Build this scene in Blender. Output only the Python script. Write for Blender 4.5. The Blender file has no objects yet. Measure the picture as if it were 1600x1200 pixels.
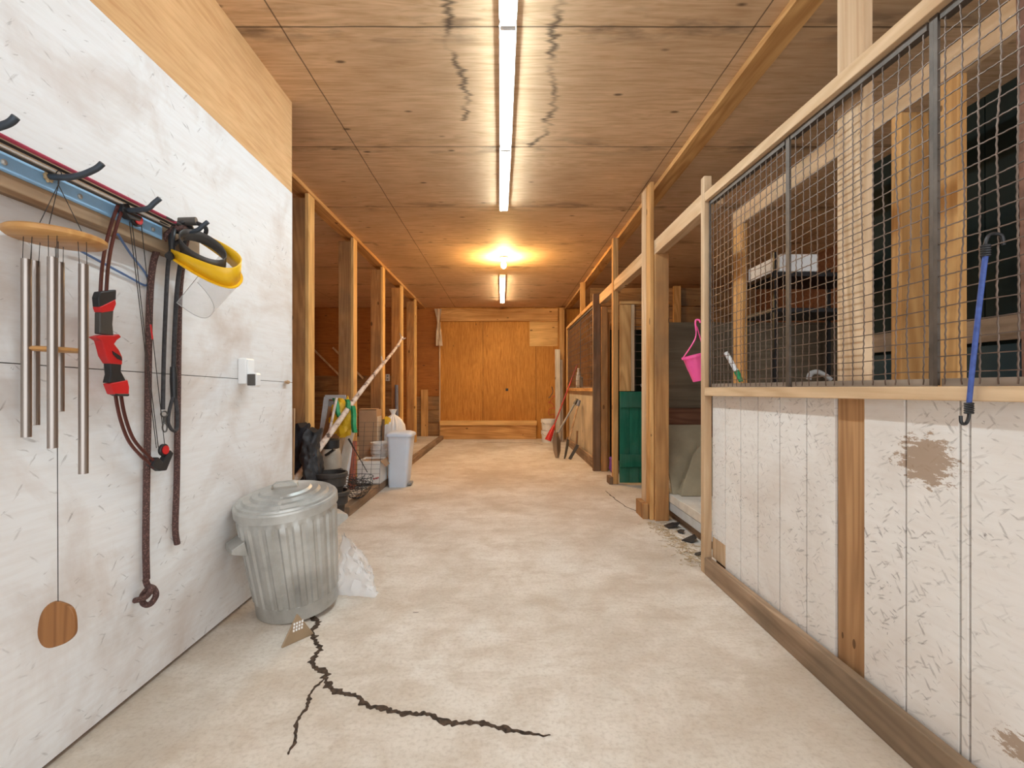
import bpy, bmesh, math, random
from mathutils import Vector, Matrix, noise as mnoise
random.seed(7)
scene = bpy.context.scene
COL = scene.collection
F, CX, CY, H = 740.0, 790.0, 607.0, 1.157      # lens calibration read from the perspective of the room

def P(px, py, Y):                    # a point on a sight line at distance Y
    return Vector(((px-CX)*Y/F, Y, H+(CY-py)*Y/F))
def W(px, py, X):                    # a point on a sight line on the upright plane at X
    Y = X*F/(px-CX)
    return Vector((X, Y, H+(CY-py)*Y/F))

# ------------------------------------------------------------------ materials
def nodes(name):
    m = bpy.data.materials.new(name); m.use_nodes = True
    nt = m.node_tree; b = nt.nodes['Principled BSDF']
    return m, nt, b
def N(nt, t, **kw):
    n = nt.nodes.new(t)
    for k, v in kw.items():
        if k in n.inputs: n.inputs[k].default_value = v
        else: setattr(n, k, v)
    return n
def L(nt, a, b): nt.links.new(a, b)
def ramp(nt, src, stops):
    r = nt.nodes.new('ShaderNodeValToRGB'); e = r.color_ramp.elements
    while len(e) < len(stops): e.new(.5)
    for i, (p, c) in enumerate(stops):
        e[i].position = p
        e[i].color = (c[0], c[1], c[2], 1) if isinstance(c, (tuple, list)) else (c, c, c, 1)
    L(nt, src, r.inputs['Fac']); return r.outputs['Color']
def mix(nt, fac, a, b, mode='MIX'):
    n = nt.nodes.new('ShaderNodeMix'); n.data_type = 'RGBA'; n.blend_type = mode
    for s, v in ((n.inputs[0], fac), (n.inputs[6], a), (n.inputs[7], b)):
        if hasattr(v, 'links'): L(nt, v, s)
        elif isinstance(v, (tuple, list)): s.default_value = (v[0], v[1], v[2], 1)
        else: s.default_value = v
    return n.outputs[2]
def math_(nt, op, a, b=None, c=None):
    n = nt.nodes.new('ShaderNodeMath'); n.operation = op
    for i, v in enumerate((a, b, c)):
        if v is None: continue
        if hasattr(v, 'links'): L(nt, v, n.inputs[i])
        else: n.inputs[i].default_value = v
    return n.outputs[0]
def coords(nt, scale=(1,1,1), rnd=True, world=False, rot=(0,0,0)):
    if world: src = N(nt, 'ShaderNodeNewGeometry').outputs['Position']
    else: src = N(nt, 'ShaderNodeTexCoord').outputs['Object']
    if rnd and not world:
        oi = N(nt, 'ShaderNodeObjectInfo')
        k = math_(nt, 'MULTIPLY', oi.outputs['Random'], 37.0)
        a = nt.nodes.new('ShaderNodeVectorMath'); a.operation = 'ADD'
        L(nt, src, a.inputs[0]); L(nt, k, a.inputs[1]); src = a.outputs[0]
    mp = N(nt, 'ShaderNodeMapping'); mp.inputs['Scale'].default_value = scale
    mp.inputs['Rotation'].default_value = rot
    L(nt, src, mp.inputs['Vector']); return mp.outputs['Vector']
def noise(nt, vec, scale=1, detail=4, rough=.55, dist=0):
    n = N(nt, 'ShaderNodeTexNoise', Scale=scale, Detail=detail, Roughness=rough, Distortion=dist)
    L(nt, vec, n.inputs['Vector']); return n.outputs['Fac']
def vor(nt, vec, scale=1):
    n = N(nt, 'ShaderNodeTexVoronoi', Scale=scale); L(nt, vec, n.inputs['Vector'])
    return n.outputs['Distance'], n.outputs['Color']
def bump(nt, b, h, s=.2, d=.01):
    n = N(nt, 'ShaderNodeBump', Strength=s, Distance=d); L(nt, h, n.inputs['Height'])
    L(nt, n.outputs['Normal'], b.inputs['Normal'])

def plain(name, c, rough=.5, metal=0, var=.12, vs=9, bumpy=0, spec=None):
    m, nt, b = nodes(name)
    v = coords(nt); n = noise(nt, v, vs, 4)
    lo = tuple(x*(1-var) for x in c); hi = tuple(min(1, x*(1+var)) for x in c)
    L(nt, ramp(nt, n, [(.3, lo), (.7, hi)]), b.inputs['Base Color'])
    b.inputs['Roughness'].default_value = rough; b.inputs['Metallic'].default_value = metal
    if spec is not None: b.inputs['Specular IOR Level'].default_value = spec
    if bumpy: bump(nt, b, noise(nt, v, vs*5, 4), bumpy)
    return m

def wood(name, dark, light, axis='Z', rough=.75, knots=.5, fine=1.0, dirt=0, dirtcol=(.12,.09,.06)):
    m, nt, b = nodes(name)
    i = 'XYZ'.index(axis)
    s = [16*fine]*3; s[i] = .9*fine
    v = coords(nt, s); g = noise(nt, v, 1, 5, .6, .7)
    s2 = [4.0]*3; s2[i] = .35
    v2 = coords(nt, s2); g2 = noise(nt, v2, 1, 2, .5, 1.0)
    ring = math_(nt, 'SINE', math_(nt, 'MULTIPLY', g2, 55.0))
    ring = math_(nt, 'MULTIPLY_ADD', ring, .12, g)
    col = ramp(nt, ring, [(.25, dark), (.5, tuple((a+c)/2 for a, c in zip(dark, light))), (.72, light)])
    big = noise(nt, coords(nt, (1.3,1.3,1.3)), 1, 3)
    col = mix(nt, ramp(nt, big, [(.35, .0), (.7, .45)]), col, tuple(x*.75 for x in dark))
    if knots:
        s3 = [9.0]*3; s3[i] = 4.0
        d, c = vor(nt, coords(nt, s3), 1)
        k = math_(nt, 'MULTIPLY', math_(nt, 'LESS_THAN', d, .13), math_(nt, 'GREATER_THAN', N_sep(nt, c), 1-knots*.5))
        col = mix(nt, math_(nt, 'MULTIPLY', k, .75), col, (.07,.03,.012))
    if dirt:
        dn = noise(nt, coords(nt, (3,3,3)), 1, 5)
        col = mix(nt, ramp(nt, dn, [(.45, 0), (.65, dirt)]), col, dirtcol)
    L(nt, col, b.inputs['Base Color']); b.inputs['Roughness'].default_value = rough
    b.inputs['Specular IOR Level'].default_value = .25
    bump(nt, b, g, .25, .004); return m
def N_sep(nt, c):
    s = nt.nodes.new('ShaderNodeSeparateColor'); L(nt, c, s.inputs[0]); return s.outputs[0]

def plywood(name, dark, light, across='X', seams=None, knotden=.5, stain=False, sheet=(1.157, 1.21)):
    """Big veneer sheets.  seams = (axis index, period, offset) pairs drawn as thin dark joints."""
    m, nt, b = nodes(name)
    sc = {'X': (.55, 5.5, 5.5), 'Y': (5.5, .55, 5.5), 'Z': (5.5, 5.5, .55)}[across]
    v = coords(nt, sc, world=True)
    g2 = noise(nt, v, 1, 3, .5, 1.2)
    cath = math_(nt, 'SINE', math_(nt, 'MULTIPLY', g2, 70.0))
    v1 = coords(nt, tuple(x*7 for x in sc), world=True); g = noise(nt, v1, 1, 4, .6, .4)
    gg = math_(nt, 'MULTIPLY_ADD', cath, .07, g)
    col = ramp(nt, gg, [(.22, dark), (.52, tuple((a*.45+c*.55) for a, c in zip(dark, light))), (.84, light)])
    big = noise(nt, coords(nt, (1.1,1.1,1.1), world=True), 1, 5, .6)
    col = mix(nt, ramp(nt, big, [(.38, 0), (.72, .5)]), col, tuple(x*.72 for x in dark))
    # knots
    d, c = vor(nt, coords(nt, tuple(7.5 if x > 1 else 3.2 for x in sc), world=True), 1)
    k = math_(nt, 'MULTIPLY', ramp(nt, d, [(.05, 1), (.12, 0)]), math_(nt, 'GREATER_THAN', N_sep(nt, c), 1-knotden))
    col = mix(nt, math_(nt, 'MULTIPLY', k, .8), col, (.06,.028,.012))
    pos = N(nt, 'ShaderNodeNewGeometry').outputs['Position']
    sep = nt.nodes.new('ShaderNodeSeparateXYZ'); L(nt, pos, sep.inputs[0])
    wob = math_(nt, 'MULTIPLY_ADD', noise(nt, coords(nt, (3,3,3), world=True), 1, 3), .012, -.006)
    for (ax, per, off, wid) in (seams or []):
        q = math_(nt, 'ADD', sep.outputs[ax], wob)
        fr = math_(nt, 'FRACT', math_(nt, 'DIVIDE', math_(nt, 'SUBTRACT', q, off-per*50), per))
        edge = math_(nt, 'MINIMUM', fr, math_(nt, 'SUBTRACT', 1.0, fr))
        ln = math_(nt, 'LESS_THAN', math_(nt, 'MULTIPLY', edge, per), wid)
        col = mix(nt, math_(nt, 'MULTIPLY', ln, .72), col, (.04,.02,.01))
        if ax == 1:      # dirt that gathered along the joint
            sm = ramp(nt, math_(nt, 'MULTIPLY', edge, per), [(.0, .75), (.16, 0)])
            dn = ramp(nt, noise(nt, coords(nt, (2.4,7,1), world=True), 1, 5), [(.5, 0), (.66, 1)])
            col = mix(nt, math_(nt, 'MULTIPLY', sm, dn), col, (.06,.04,.03))
    if stain:            # tide marks of an old leak beside the lamp
        for (cx_, amp, lo, hi) in ((.27, .20, 2.2, 3.66), (-.30, .16, 2.2, 3.3)):
            nn = noise(nt, coords(nt, (.9,1.5,1), world=True), 1, 3)
            jag = noise(nt, coords(nt, (2,36,1), world=True), 1, 3)
            q = math_(nt, 'SUBTRACT', sep.outputs[0], cx_)
            q = math_(nt, 'SUBTRACT', q, math_(nt, 'MULTIPLY_ADD', nn, amp*2, -amp))
            q = math_(nt, 'SUBTRACT', q, math_(nt, 'MULTIPLY_ADD', jag, .16, -.08))
            a = ramp(nt, math_(nt, 'ABSOLUTE', q), [(.004, .75), (.03, 0)])
            a = math_(nt, 'MULTIPLY', a, math_(nt, 'MULTIPLY', math_(nt, 'GREATER_THAN', sep.outputs[1], lo), math_(nt, 'LESS_THAN', sep.outputs[1], hi)))
            brk = ramp(nt, noise(nt, coords(nt, (3,3,3), world=True), 1, 2), [(.38, 0), (.55, 1)])
            col = mix(nt, math_(nt, 'MULTIPLY', a, brk), col, (.05,.032,.022))
    L(nt, col, b.inputs['Base Color']); b.inputs['Roughness'].default_value = .72
    b.inputs['Specular IOR Level'].default_value = .25
    bump(nt, b, g, .12, .003); return m

def painted(name, base, stain, stain_amt, scuff, seams=None, patch=None):
    """White paint gone dirty: brown smudges, nicks and scrapes."""
    m, nt, b = nodes(name)
    w = coords(nt, (1,1,1), world=True)
    n1 = noise(nt, coords(nt, (1.0,1.6,1.6), world=True), 1.1, 6, .62, .5)
    col = mix(nt, ramp(nt, n1, [(.47, 0), (.72, stain_amt)]), base, stain)
    n2 = noise(nt, coords(nt, (6,6,60), world=True), 1, 4)
    col = mix(nt, ramp(nt, n2, [(.4, 0), (.8, .18)]), col, stain)
    zone = ramp(nt, noise(nt, w, 2.3, 3), [(.36, .05), (.62, 1)])
    for (sx, sc_, th, rot, amt) in ((5, 44, .22, .6, .5), (6, 60, .22, -.8, .45), (4.5, 70, .20, 1.15, .55), (6, 30, .17, -1.2, .45), (5, 52, .2, 1.9, .45), (1.4, 24, .085, 0, .85)):
        v0 = coords(nt, (1,1,1), world=True, rot=(rot, 0, 0)); mp = N(nt, 'ShaderNodeMapping'); mp.inputs['Scale'].default_value = (1, sc_, sc_/sx); L(nt, v0, mp.inputs['Vector']); v = mp.outputs['Vector']
        wv = N(nt, 'ShaderNodeTexNoise', Scale=6.0, Detail=3.0); L(nt, v, wv.inputs['Vector'])
        va = nt.nodes.new('ShaderNodeVectorMath'); va.operation = 'MULTIPLY_ADD'
        L(nt, wv.outputs['Color'], va.inputs[0]); va.inputs[1].default_value = (.5,.5,.5); L(nt, v, va.inputs[2])
        d, c = vor(nt, va.outputs[0], 1)
        k = math_(nt, 'MULTIPLY', ramp(nt, d, [(th*.5, 1), (th, 0)]), math_(nt, 'GREATER_THAN', N_sep(nt, c), 1-scuff))
        k = math_(nt, 'MULTIPLY', math_(nt, 'MULTIPLY', k, zone), amt)
        col = mix(nt, k, col, (.13,.10,.085))
    pos = N(nt, 'ShaderNodeNewGeometry').outputs['Position']
    if patch:
        for (c0, rad) in patch:
            vs = nt.nodes.new('ShaderNodeVectorMath'); vs.operation = 'SUBTRACT'; L(nt, pos, vs.inputs[0]); vs.inputs[1].default_value = c0
            vd = nt.nodes.new('ShaderNodeVectorMath'); vd.operation = 'DIVIDE'; L(nt, vs.outputs[0], vd.inputs[0]); vd.inputs[1].default_value = rad
            vl = nt.nodes.new('ShaderNodeVectorMath'); vl.operation = 'LENGTH'; L(nt, vd.outputs[0], vl.inputs[0])
            q = math_(nt, 'ADD', vl.outputs['Value'], math_(nt, 'MULTIPLY_ADD', noise(nt, coords(nt, (1,22,60), world=True, rot=(.5,0,0)), 1, 6, .75), 3.4, -1.7))
            col = mix(nt, ramp(nt, q, [(.86, .85), (1.0, 0)]), col, (.33,.22,.14))
    L(nt, col, b.inputs['Base Color']); b.inputs['Roughness'].default_value = .6
    b.inputs['Specular IOR Level'].default_value = .3
    bump(nt, b, n2, .15, .003); return m

def concrete(name):
    m, nt, b = nodes(name)
    w = coords(nt, (1,1,1), world=True)
    n1 = noise(nt, w, .9, 7, .62, .3); n2 = noise(nt, w, 4.5, 7, .68, .4); n3 = noise(nt, w, 60, 3, .6)
    col = ramp(nt, n1, [(.36, (.53,.46,.38)), (.5, (.66,.60,.525)), (.66, (.755,.715,.655))])
    col = mix(nt, ramp(nt, n2, [(.46, 0), (.70, .62)]), col, (.46,.365,.27))
    col = mix(nt, ramp(nt, n2, [(.26, .5), (.42, 0)]), col, (.78,.73,.66))
    col = mix(nt, ramp(nt, n3, [(.48, 0), (.75, .34)]), col, (.30,.23,.17))
    n4 = noise(nt, coords(nt, (3.0,11,1), world=True), 1, 8, .75, .6)
    col = mix(nt, ramp(nt, n4, [(.5, 0), (.68, .42)]), col, (.44,.355,.27))
    n5 = noise(nt, coords(nt, (24,40,1), world=True), 1, 6, .7)
    col = mix(nt, ramp(nt, n5, [(.56, 0), (.72, .38)]), col, (.36,.28,.20))
    d, c = vor(nt, coords(nt, (2.2,6.5,1), world=True, rot=(0,0,.4)), 1)
    k = math_(nt, 'MULTIPLY', math_(nt, 'LESS_THAN', d, .04), math_(nt, 'GREATER_THAN', N_sep(nt, c), .75))
    col = mix(nt, math_(nt, 'MULTIPLY', k, .7), col, (.12,.09,.07))
    L(nt, col, b.inputs['Base Color']); b.inputs['Roughness'].default_value = .7
    b.inputs['Specular IOR Level'].default_value = .3
    bump(nt, b, n2, .2, .006); return m

def emit(name, col, s):
    m, nt, b = nodes(name)
    b.inputs['Base Color'].default_value = (.9,.9,.9,1)
    b.inputs['Emission Color'].default_value = (*col, 1); b.inputs['Emission Strength'].default_value = s
    return m
def see_through(name, col, alpha, rough=.15):
    m, nt, b = nodes(name)
    out = [n for n in nt.nodes if n.type == 'OUTPUT_MATERIAL'][0]
    tr = N(nt, 'ShaderNodeBsdfTransparent'); mx = N(nt, 'ShaderNodeMixShader'); mx.inputs[0].default_value = alpha
    b.inputs['Base Color'].default_value = (*col, 1); b.inputs['Roughness'].default_value = rough
    L(nt, tr.outputs[0], mx.inputs[1]); L(nt, b.outputs[0], mx.inputs[2]); L(nt, mx.outputs[0], out.inputs['Surface'])
    return m

WD, WL = (.43,.205,.065), (.74,.43,.17)
M = {}
M['stud_z'] = wood('stud_upright', WD, WL, 'Z')
M['stud_y'] = wood('stud_lengthwise', WD, WL, 'Y')
M['stud_x'] = wood('stud_crosswise', WD, WL, 'X')
M['pale_y'] = wood('pale_pine_lengthwise', (.52,.33,.18), (.74,.54,.34), 'Y')
M['pale_z'] = wood('pale_pine_upright', (.50,.32,.18), (.74,.55,.36), 'Z')
M['post_z'] = wood('post_brown', (.34,.155,.055), (.58,.305,.115), 'Z', dirt=.35)
M['old_z'] = wood('old_post_grey_brown', (.16,.085,.045), (.30,.175,.10), 'Z', dirt=.5)
M['old_y'] = wood('old_board_grey_brown', (.22,.14,.085), (.42,.29,.19), 'Y', dirt=.45)
M['rack_y'] = wood('stained_rack_board', (.30,.19,.11), (.60,.43,.27), 'Y', knots=.3, dirt=.5)
M['bare_z'] = wood('bare_brown_board', (.30,.15,.065), (.50,.28,.13), 'Z', knots=.8)
M['edge_x'] = wood('fresh_ledge_board', (.60,.34,.12), (.84,.54,.22), 'X', knots=.2)
M['batten'] = wood('grey_batten', (.22,.17,.13), (.36,.29,.23), 'Y', knots=0)
M['edge_z'] = wood('lit_edge_board', (.62,.345,.115), (.88,.56,.225), 'Z', knots=.3)  # lighter wood tone paints in the stronger light on the aisle side
M['dark_x'] = wood('dark_red_board', (.12,.05,.028), (.22,.10,.055), 'X')
M['plank_x'] = wood('weathered_plank', (.24,.12,.05), (.44,.25,.11), 'X', dirt=.5)
M['cream_z'] = wood('cream_plank', (.50,.40,.27), (.72,.61,.44), 'Z', dirt=.25)
M['brown_panel'] = wood('brown_panel', (.115,.085,.055), (.19,.145,.095), 'X', knots=0)
M['scrap'] = wood('scrap_board', (.36,.22,.12), (.62,.44,.27), 'Z')
M['scrap_pale'] = wood('scrap_board_pale', (.55,.47,.38), (.75,.68,.58), 'Z')
M['scrap_brown'] = wood('scrap_board_brown', (.26,.12,.05), (.42,.22,.10), 'Z')
M['ceiling'] = plywood('ceiling_plywood', (.53,.325,.17), (.82,.58,.36), 'X',
    [(1, 1.21, 3.65, .005), (0, 2.44, -1.157, .004)], .72, stain=True)
M['ply_wall'] = plywood('gable_plywood', (.40,.155,.027), (.70,.335,.075), 'Z', [(0, 1.22, -.52, .005)], .2)
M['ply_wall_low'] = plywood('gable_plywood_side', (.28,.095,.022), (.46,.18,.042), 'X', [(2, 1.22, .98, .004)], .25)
M['ply_upper'] = plywood('bare_plywood', (.56,.30,.12), (.78,.50,.25), 'Y', None, .3)
M['white_wall'] = painted('white_paint_plywood', (.79,.795,.80), (.46,.34,.26), .62, .06)
M['white_board'] = painted('white_paint_planks', (.80,.77,.735), (.50,.40,.32), .38, .72,
    patch=[((1.29,1.455,.935), (.1,.10,.075)), ((1.29,1.17,.25), (.1,.07,.035))])
M['concrete'] = concrete('concrete')
M['slab'] = concrete('platform_concrete')
M['steel'] = plain('dark_steel', (.11,.09,.075), .55, .6, .3, 14)
M['wire'] = plain('rusty_wire', (.17,.125,.10), .5, .7, .3, 20)
M['rust'] = plain('rust_rod', (.22,.11,.075), .8, .2, .3, 20)
M['galv'] = None
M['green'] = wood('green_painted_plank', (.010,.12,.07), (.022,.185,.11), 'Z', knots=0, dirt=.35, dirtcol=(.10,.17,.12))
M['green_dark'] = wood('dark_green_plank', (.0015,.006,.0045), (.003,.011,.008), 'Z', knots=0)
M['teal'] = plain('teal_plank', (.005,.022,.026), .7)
M['white_plastic'] = plain('white_plastic', (.80,.80,.80), .35, 0, .03)
M['bin_plastic'] = plain('bin_plastic', (.66,.74,.86), .38, 0, .02)
M['grey_plastic'] = plain('grey_plastic', (.28,.28,.28), .5)
M['black_plastic'] = plain('black_plastic', (.018,.018,.020), .45, 0, .3)
M['pot'] = plain('dark_pot_plastic', (.045,.040,.037), .6, 0, .35, 12)
M['black_cloth'] = plain('dark_rubber_cloth', (.032,.033,.037), .55, 0, .3, 6, .2)
M['navy'] = plain('navy_cloth', (.02,.019,.024), .8, 0, .3, 6, .2)
M['yellow'] = plain('yellow_plastic', (.86,.50,.015), .35, 0, .06)
M['yellow_bag'] = plain('yellow_sacking', (.82,.50,.02), .45, 0, .15, 8, .15)
M['green_bag'] = plain('green_sacking', (.02,.30,.11), .5, 0, .2, 8)
M['red'] = plain('red_plastic', (.55,.018,.02), .35, 0, .1)
M['red_paint'] = plain('worn_red_paint', (.48,.05,.035), .55, 0, .3, 20)
M['limb'] = plain('maroon_limb', (.085,.022,.018), .3, 0, .25, 12)
M['gun'] = plain('grey_riser', (.075,.068,.062), .4, .2, .1)
M['blue_metal'] = plain('pale_blue_enamel', (.28,.50,.74), .5, .1, .12, 6)
M['hook'] = plain('blue_grey_iron', (.06,.075,.095), .5, .5, .2)
M['pink'] = plain('pink_plastic', (.90,.10,.35), .4, 0, .05)
M['magenta'] = plain('magenta_shaft', (.42,.05,.10), .35)
M['chime'] = plain('satin_aluminium', (.36,.315,.285), .32, .95, .06, 3)
M['disc'] = wood('honey_wood', (.48,.23,.07), (.66,.37,.14), 'X', .4, 0)
M['sail'] = wood('varnished_wood', (.17,.065,.02), (.36,.16,.055), 'Z', .35, 0)
M['thread'] = plain('dark_thread', (.03,.025,.022), .8)
M['rope'] = None
M['strap'] = plain('black_braid', (.035,.033,.036), .7, 0, .4, 60)
M['blue_cord'] = plain('blue_cord', (.09,.16,.33), .6)
M['bungee'] = plain('blue_bungee', (.045,.085,.30), .6, 0, .25, 60)
M['card'] = plain('cardboard', (.44,.28,.16), .8, 0, .08, 6)
M['white_card'] = plain('white_carton', (.78,.76,.72), .7, 0, .06)
M['foam'] = plain('white_foam', (.85,.85,.85), .7, 0, .02)
M['canvas'] = plain('beige_tarp', (.30,.25,.165), .8, 0, .15, 5, .2)
M['dusty'] = plain('dusty_white_ply', (.66,.61,.53), .8, 0, .2, 6)
M['pale_blue'] = plain('pale_blue_edge', (.50,.52,.53), .6)
M['dirt'] = plain('dirt', (.075,.046,.028), .95, 0, .7, 60, .8)
M['straw'] = plain('straw', (.46,.34,.19), .8, 0, .3, 30)
M['beige_canister'] = plain('beige_canister', (.40,.35,.29), .5)
M['terracotta'] = plain('terracotta_pipe', (.40,.115,.07), .6)
M['pipe_blue'] = plain('blue_grey_pipe', (.16,.18,.25), .5)
M['brown_plastic'] = plain('tan_plastic', (.30,.21,.125), .5, 0, .1)
M['brass'] = plain('ceramic', (.75,.72,.66), .4)
M['orange'] = plain('orange_cord', (.75,.18,.02), .5)
M['purple'] = plain('purple_cloth', (.20,.06,.34), .7)
M['visor_edge'] = plain('visor_edge', (.42,.41,.40), .3)
M['clear'] = see_through('clear_visor', (.85,.86,.88), .20, .08)
M['bag_clear'] = see_through('clear_bag', (.92,.93,.95), .42, .25)
M['pane'] = see_through('window_pane', (.35,.38,.40), .5, .08)
M['curtain'] = see_through('thin_plastic', (.75,.62,.48), .5, .4)
M['led'] = emit('lit_tube', (.75,.915,1.0), 25.5)
M['led_far'] = emit('lit_tube_warm', (1.0,.86,.62), 30.0)
M['bulb'] = emit('lit_bulb', (1.0,.62,.24), 620.0)

def galv():
    m, nt, b = nodes('galvanized_sheet')
    d, c = vor(nt, coords(nt, (1,1,1)), 26); n = noise(nt, coords(nt, (1,1,1)), 5, 5)
    s = noise(nt, coords(nt, (14,14,1.2)), 1, 4)
    q = math_(nt, 'MULTIPLY_ADD', N_sep(nt, c), .05, math_(nt, 'MULTIPLY', n, .95))
    q = math_(nt, 'MULTIPLY_ADD', s, .35, q)
    L(nt, ramp(nt, q, [(.4, (.33,.325,.305)), (.95, (.66,.665,.64))]), b.inputs['Base Color'])
    b.inputs['Metallic'].default_value = .6
    L(nt, ramp(nt, n, [(.3, .38), (.7, .55)]), b.inputs['Roughness']); return m
M['galv'] = galv()
def rope_mat():
    m, nt, b = nodes('brown_braided_rope')
    d, c = vor(nt, coords(nt, (1,1,.8)), 170)
    L(nt, ramp(nt, d, [(.15, (.20,.105,.085)), (.5, (.075,.035,.03))]), b.inputs['Base Color'])
    b.inputs['Roughness'].default_value = .75; bump(nt, b, d, .8, .004); return m
M['rope'] = rope_mat()
def birch_mat():
    m, nt, b = nodes('birch_bark')
    n = noise(nt, coords(nt, (14,14,14)), 1, 3)
    L(nt, ramp(nt, n, [(.35, (.10,.07,.06)), (.43, (.62,.50,.42)), (.6, (.80,.72,.65))]), b.inputs['Base Color'])
    b.inputs['Roughness'].default_value = .7; return m
M['birch'] = birch_mat()

# ------------------------------------------------------------------ geometry helpers
ROOTS = {}
def root_matrix(o):
    while o.parent: o = o.parent
    return Matrix.Translation(o.location) @ o.rotation_euler.to_matrix().to_4x4()

def spl(pts, n=6, closed=False):
    pts = [Vector(p) for p in pts]; out = []
    k = len(pts); rng = range(k if closed else k-1)
    for i in rng:
        g = lambda j: pts[j % k] if closed else pts[max(0, min(k-1, j))]
        p0, p1, p2, p3 = g(i-1), g(i), g(i+1), g(i+2)
        for s in range(n):
            t = s/n
            out.append(.5*((2*p1)+(p2-p0)*t+(2*p0-5*p1+4*p2-p3)*t*t+(3*p1-p0-3*p2+p3)*t**3))
    if not closed: out.append(pts[-1])
    return out

class MB:
    def __init__(s): s.bm = bmesh.new()
    def hexa(s, v):            # 8 corners: bottom ring then top ring
        vs = [s.bm.verts.new(p) for p in v]
        for f in ((3,2,1,0), (4,5,6,7), (0,1,5,4), (1,2,6,5), (2,3,7,6), (3,0,4,7)):
            s.bm.faces.new([vs[i] for i in f])
        return s
    def box(s, x0, x1, y0, y1, z0, z1):
        return s.hexa([(x0,y0,z0),(x1,y0,z0),(x1,y1,z0),(x0,y1,z0),(x0,y0,z1),(x1,y0,z1),(x1,y1,z1),(x0,y1,z1)])
    def bar(s, a, b, w, t, up=(0,0,1), roll=0):      # rectangular bar from a to b, w along 'side', t along the other
        a, b = Vector(a), Vector(b); d = (b-a).normalized(); up = Vector(up)
        u = d.cross(up)
        if u.length < 1e-4: u = d.cross(Vector((1,0,0)))
        u.normalize(); v = u.cross(d).normalized()
        if roll: R = Matrix.Rotation(roll, 3, d); u = R @ u; v = R @ v
        u = u*w/2; v = v*t/2
        return s.hexa([a-u-v, a+u-v, a+u+v, a-u+v, b-u-v, b+u-v, b+u+v, b-u+v])
    def tube(s, pts, r, n=8, closed=False, cap=True):
        pts = [Vector(p) for p in pts]; k = len(pts); rings = []
        t0 = (pts[1]-pts[0]).normalized(); nrm = t0.orthogonal().normalized()
        for i, p in enumerate(pts):
            if closed: t = (pts[(i+1) % k]-pts[i-1]).normalized()
            else: t = (pts[min(k-1, i+1)]-pts[max(0, i-1)]).normalized()
            nrm = (nrm - t*nrm.dot(t)).normalized(); bi = t.cross(nrm)
            rr = r[i] if isinstance(r, (list, tuple)) else r
            rings.append([s.bm.verts.new(p+(nrm*math.cos(2*math.pi*j/n)+bi*math.sin(2*math.pi*j/n))*rr) for j in range(n)])
        for i in range(k if closed else k-1):
            A, B_ = rings[i], rings[(i+1) % k]
            for j in range(n): s.bm.faces.new((A[j], A[(j+1) % n], B_[(j+1) % n], B_[j]))
        if cap and not closed:
            s.bm.faces.new(rings[0][::-1]); s.bm.faces.new(rings[-1])
        return s
    def lathe(s, prof, mat=None, n=32, wav=None, sx=1, sy=1, close=False):
        mat = mat or Matrix.Identity(4); rings = []
        for (r, z) in prof:
            ring = []
            for j in range(n):
                a = 2*math.pi*j/n; rr = r*(1+(wav(j, z) if wav else 0))
                ring.append(s.bm.verts.new(mat @ Vector((rr*math.cos(a)*sx, rr*math.sin(a)*sy, z))))
            rings.append(ring)
        for A, B_ in zip(rings, rings[1:]):
            for j in range(n): s.bm.faces.new((A[j], A[(j+1) % n], B_[(j+1) % n], B_[j]))
        s.bm.faces.new(rings[0][::-1]); s.bm.faces.new(rings[-1]); return s
    def prism(s, poly, fn, w0, w1):     # 2-D outline swept between depths w0 and w1
        A = [s.bm.verts.new(fn(u, v, w0)) for u, v in poly]; B_ = [s.bm.verts.new(fn(u, v, w1)) for u, v in poly]
        k = len(poly)
        s.bm.faces.new(A[::-1]); s.bm.faces.new(B_)
        for i in range(k): s.bm.faces.new((A[i], A[(i+1) % k], B_[(i+1) % k], B_[i]))
        return s
    def grid(s, rows, th=0, nrm=None):  # rows of points; th gives it thickness along nrm
        def lay(off): return [[s.bm.verts.new(Vector(p)+off) for p in r] for r in rows]
        A = lay(Vector((0,0,0)))
        R, C = len(A), len(A[0])
        for i in range(R-1):
            for j in range(C-1): s.bm.faces.new((A[i][j], A[i][j+1], A[i+1][j+1], A[i+1][j]))
        if th:
            B_ = lay(Vector(nrm).normalized()*th)
            for i in range(R-1):
                for j in range(C-1): s.bm.faces.new((B_[i][j], B_[i+1][j], B_[i+1][j+1], B_[i][j+1]))
            def side(a, b):
                for i in range(len(a)-1): s.bm.faces.new((a[i], b[i], b[i+1], a[i+1]))
            side(A[0], B_[0]); side(B_[-1], A[-1])
            side([r[0] for r in B_], [r[0] for r in A]); side([r[-1] for r in A], [r[-1] for r in B_])
        return s
    def blob(s, c, rad, sub=3, amp=.15, freq=4, seed=0, flat=None, mat=None):
        res = bmesh.ops.create_icosphere(s.bm, subdivisions=sub, radius=1)
        for v in res['verts']:
            d = v.co.normalized()
            k = 1+amp*mnoise.noise(d*freq*.5+Vector((seed*3.1, seed, 0)))*1.6+amp*.6*mnoise.noise(d*freq+Vector((seed, 0, 7)))
            p = Vector((d.x*rad[0], d.y*rad[1], d.z*rad[2]))*k
            if flat is not None: p.z = max(p.z, flat)
            if mat: p = mat @ p
            v.co = p+Vector(c)
        return s
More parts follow.
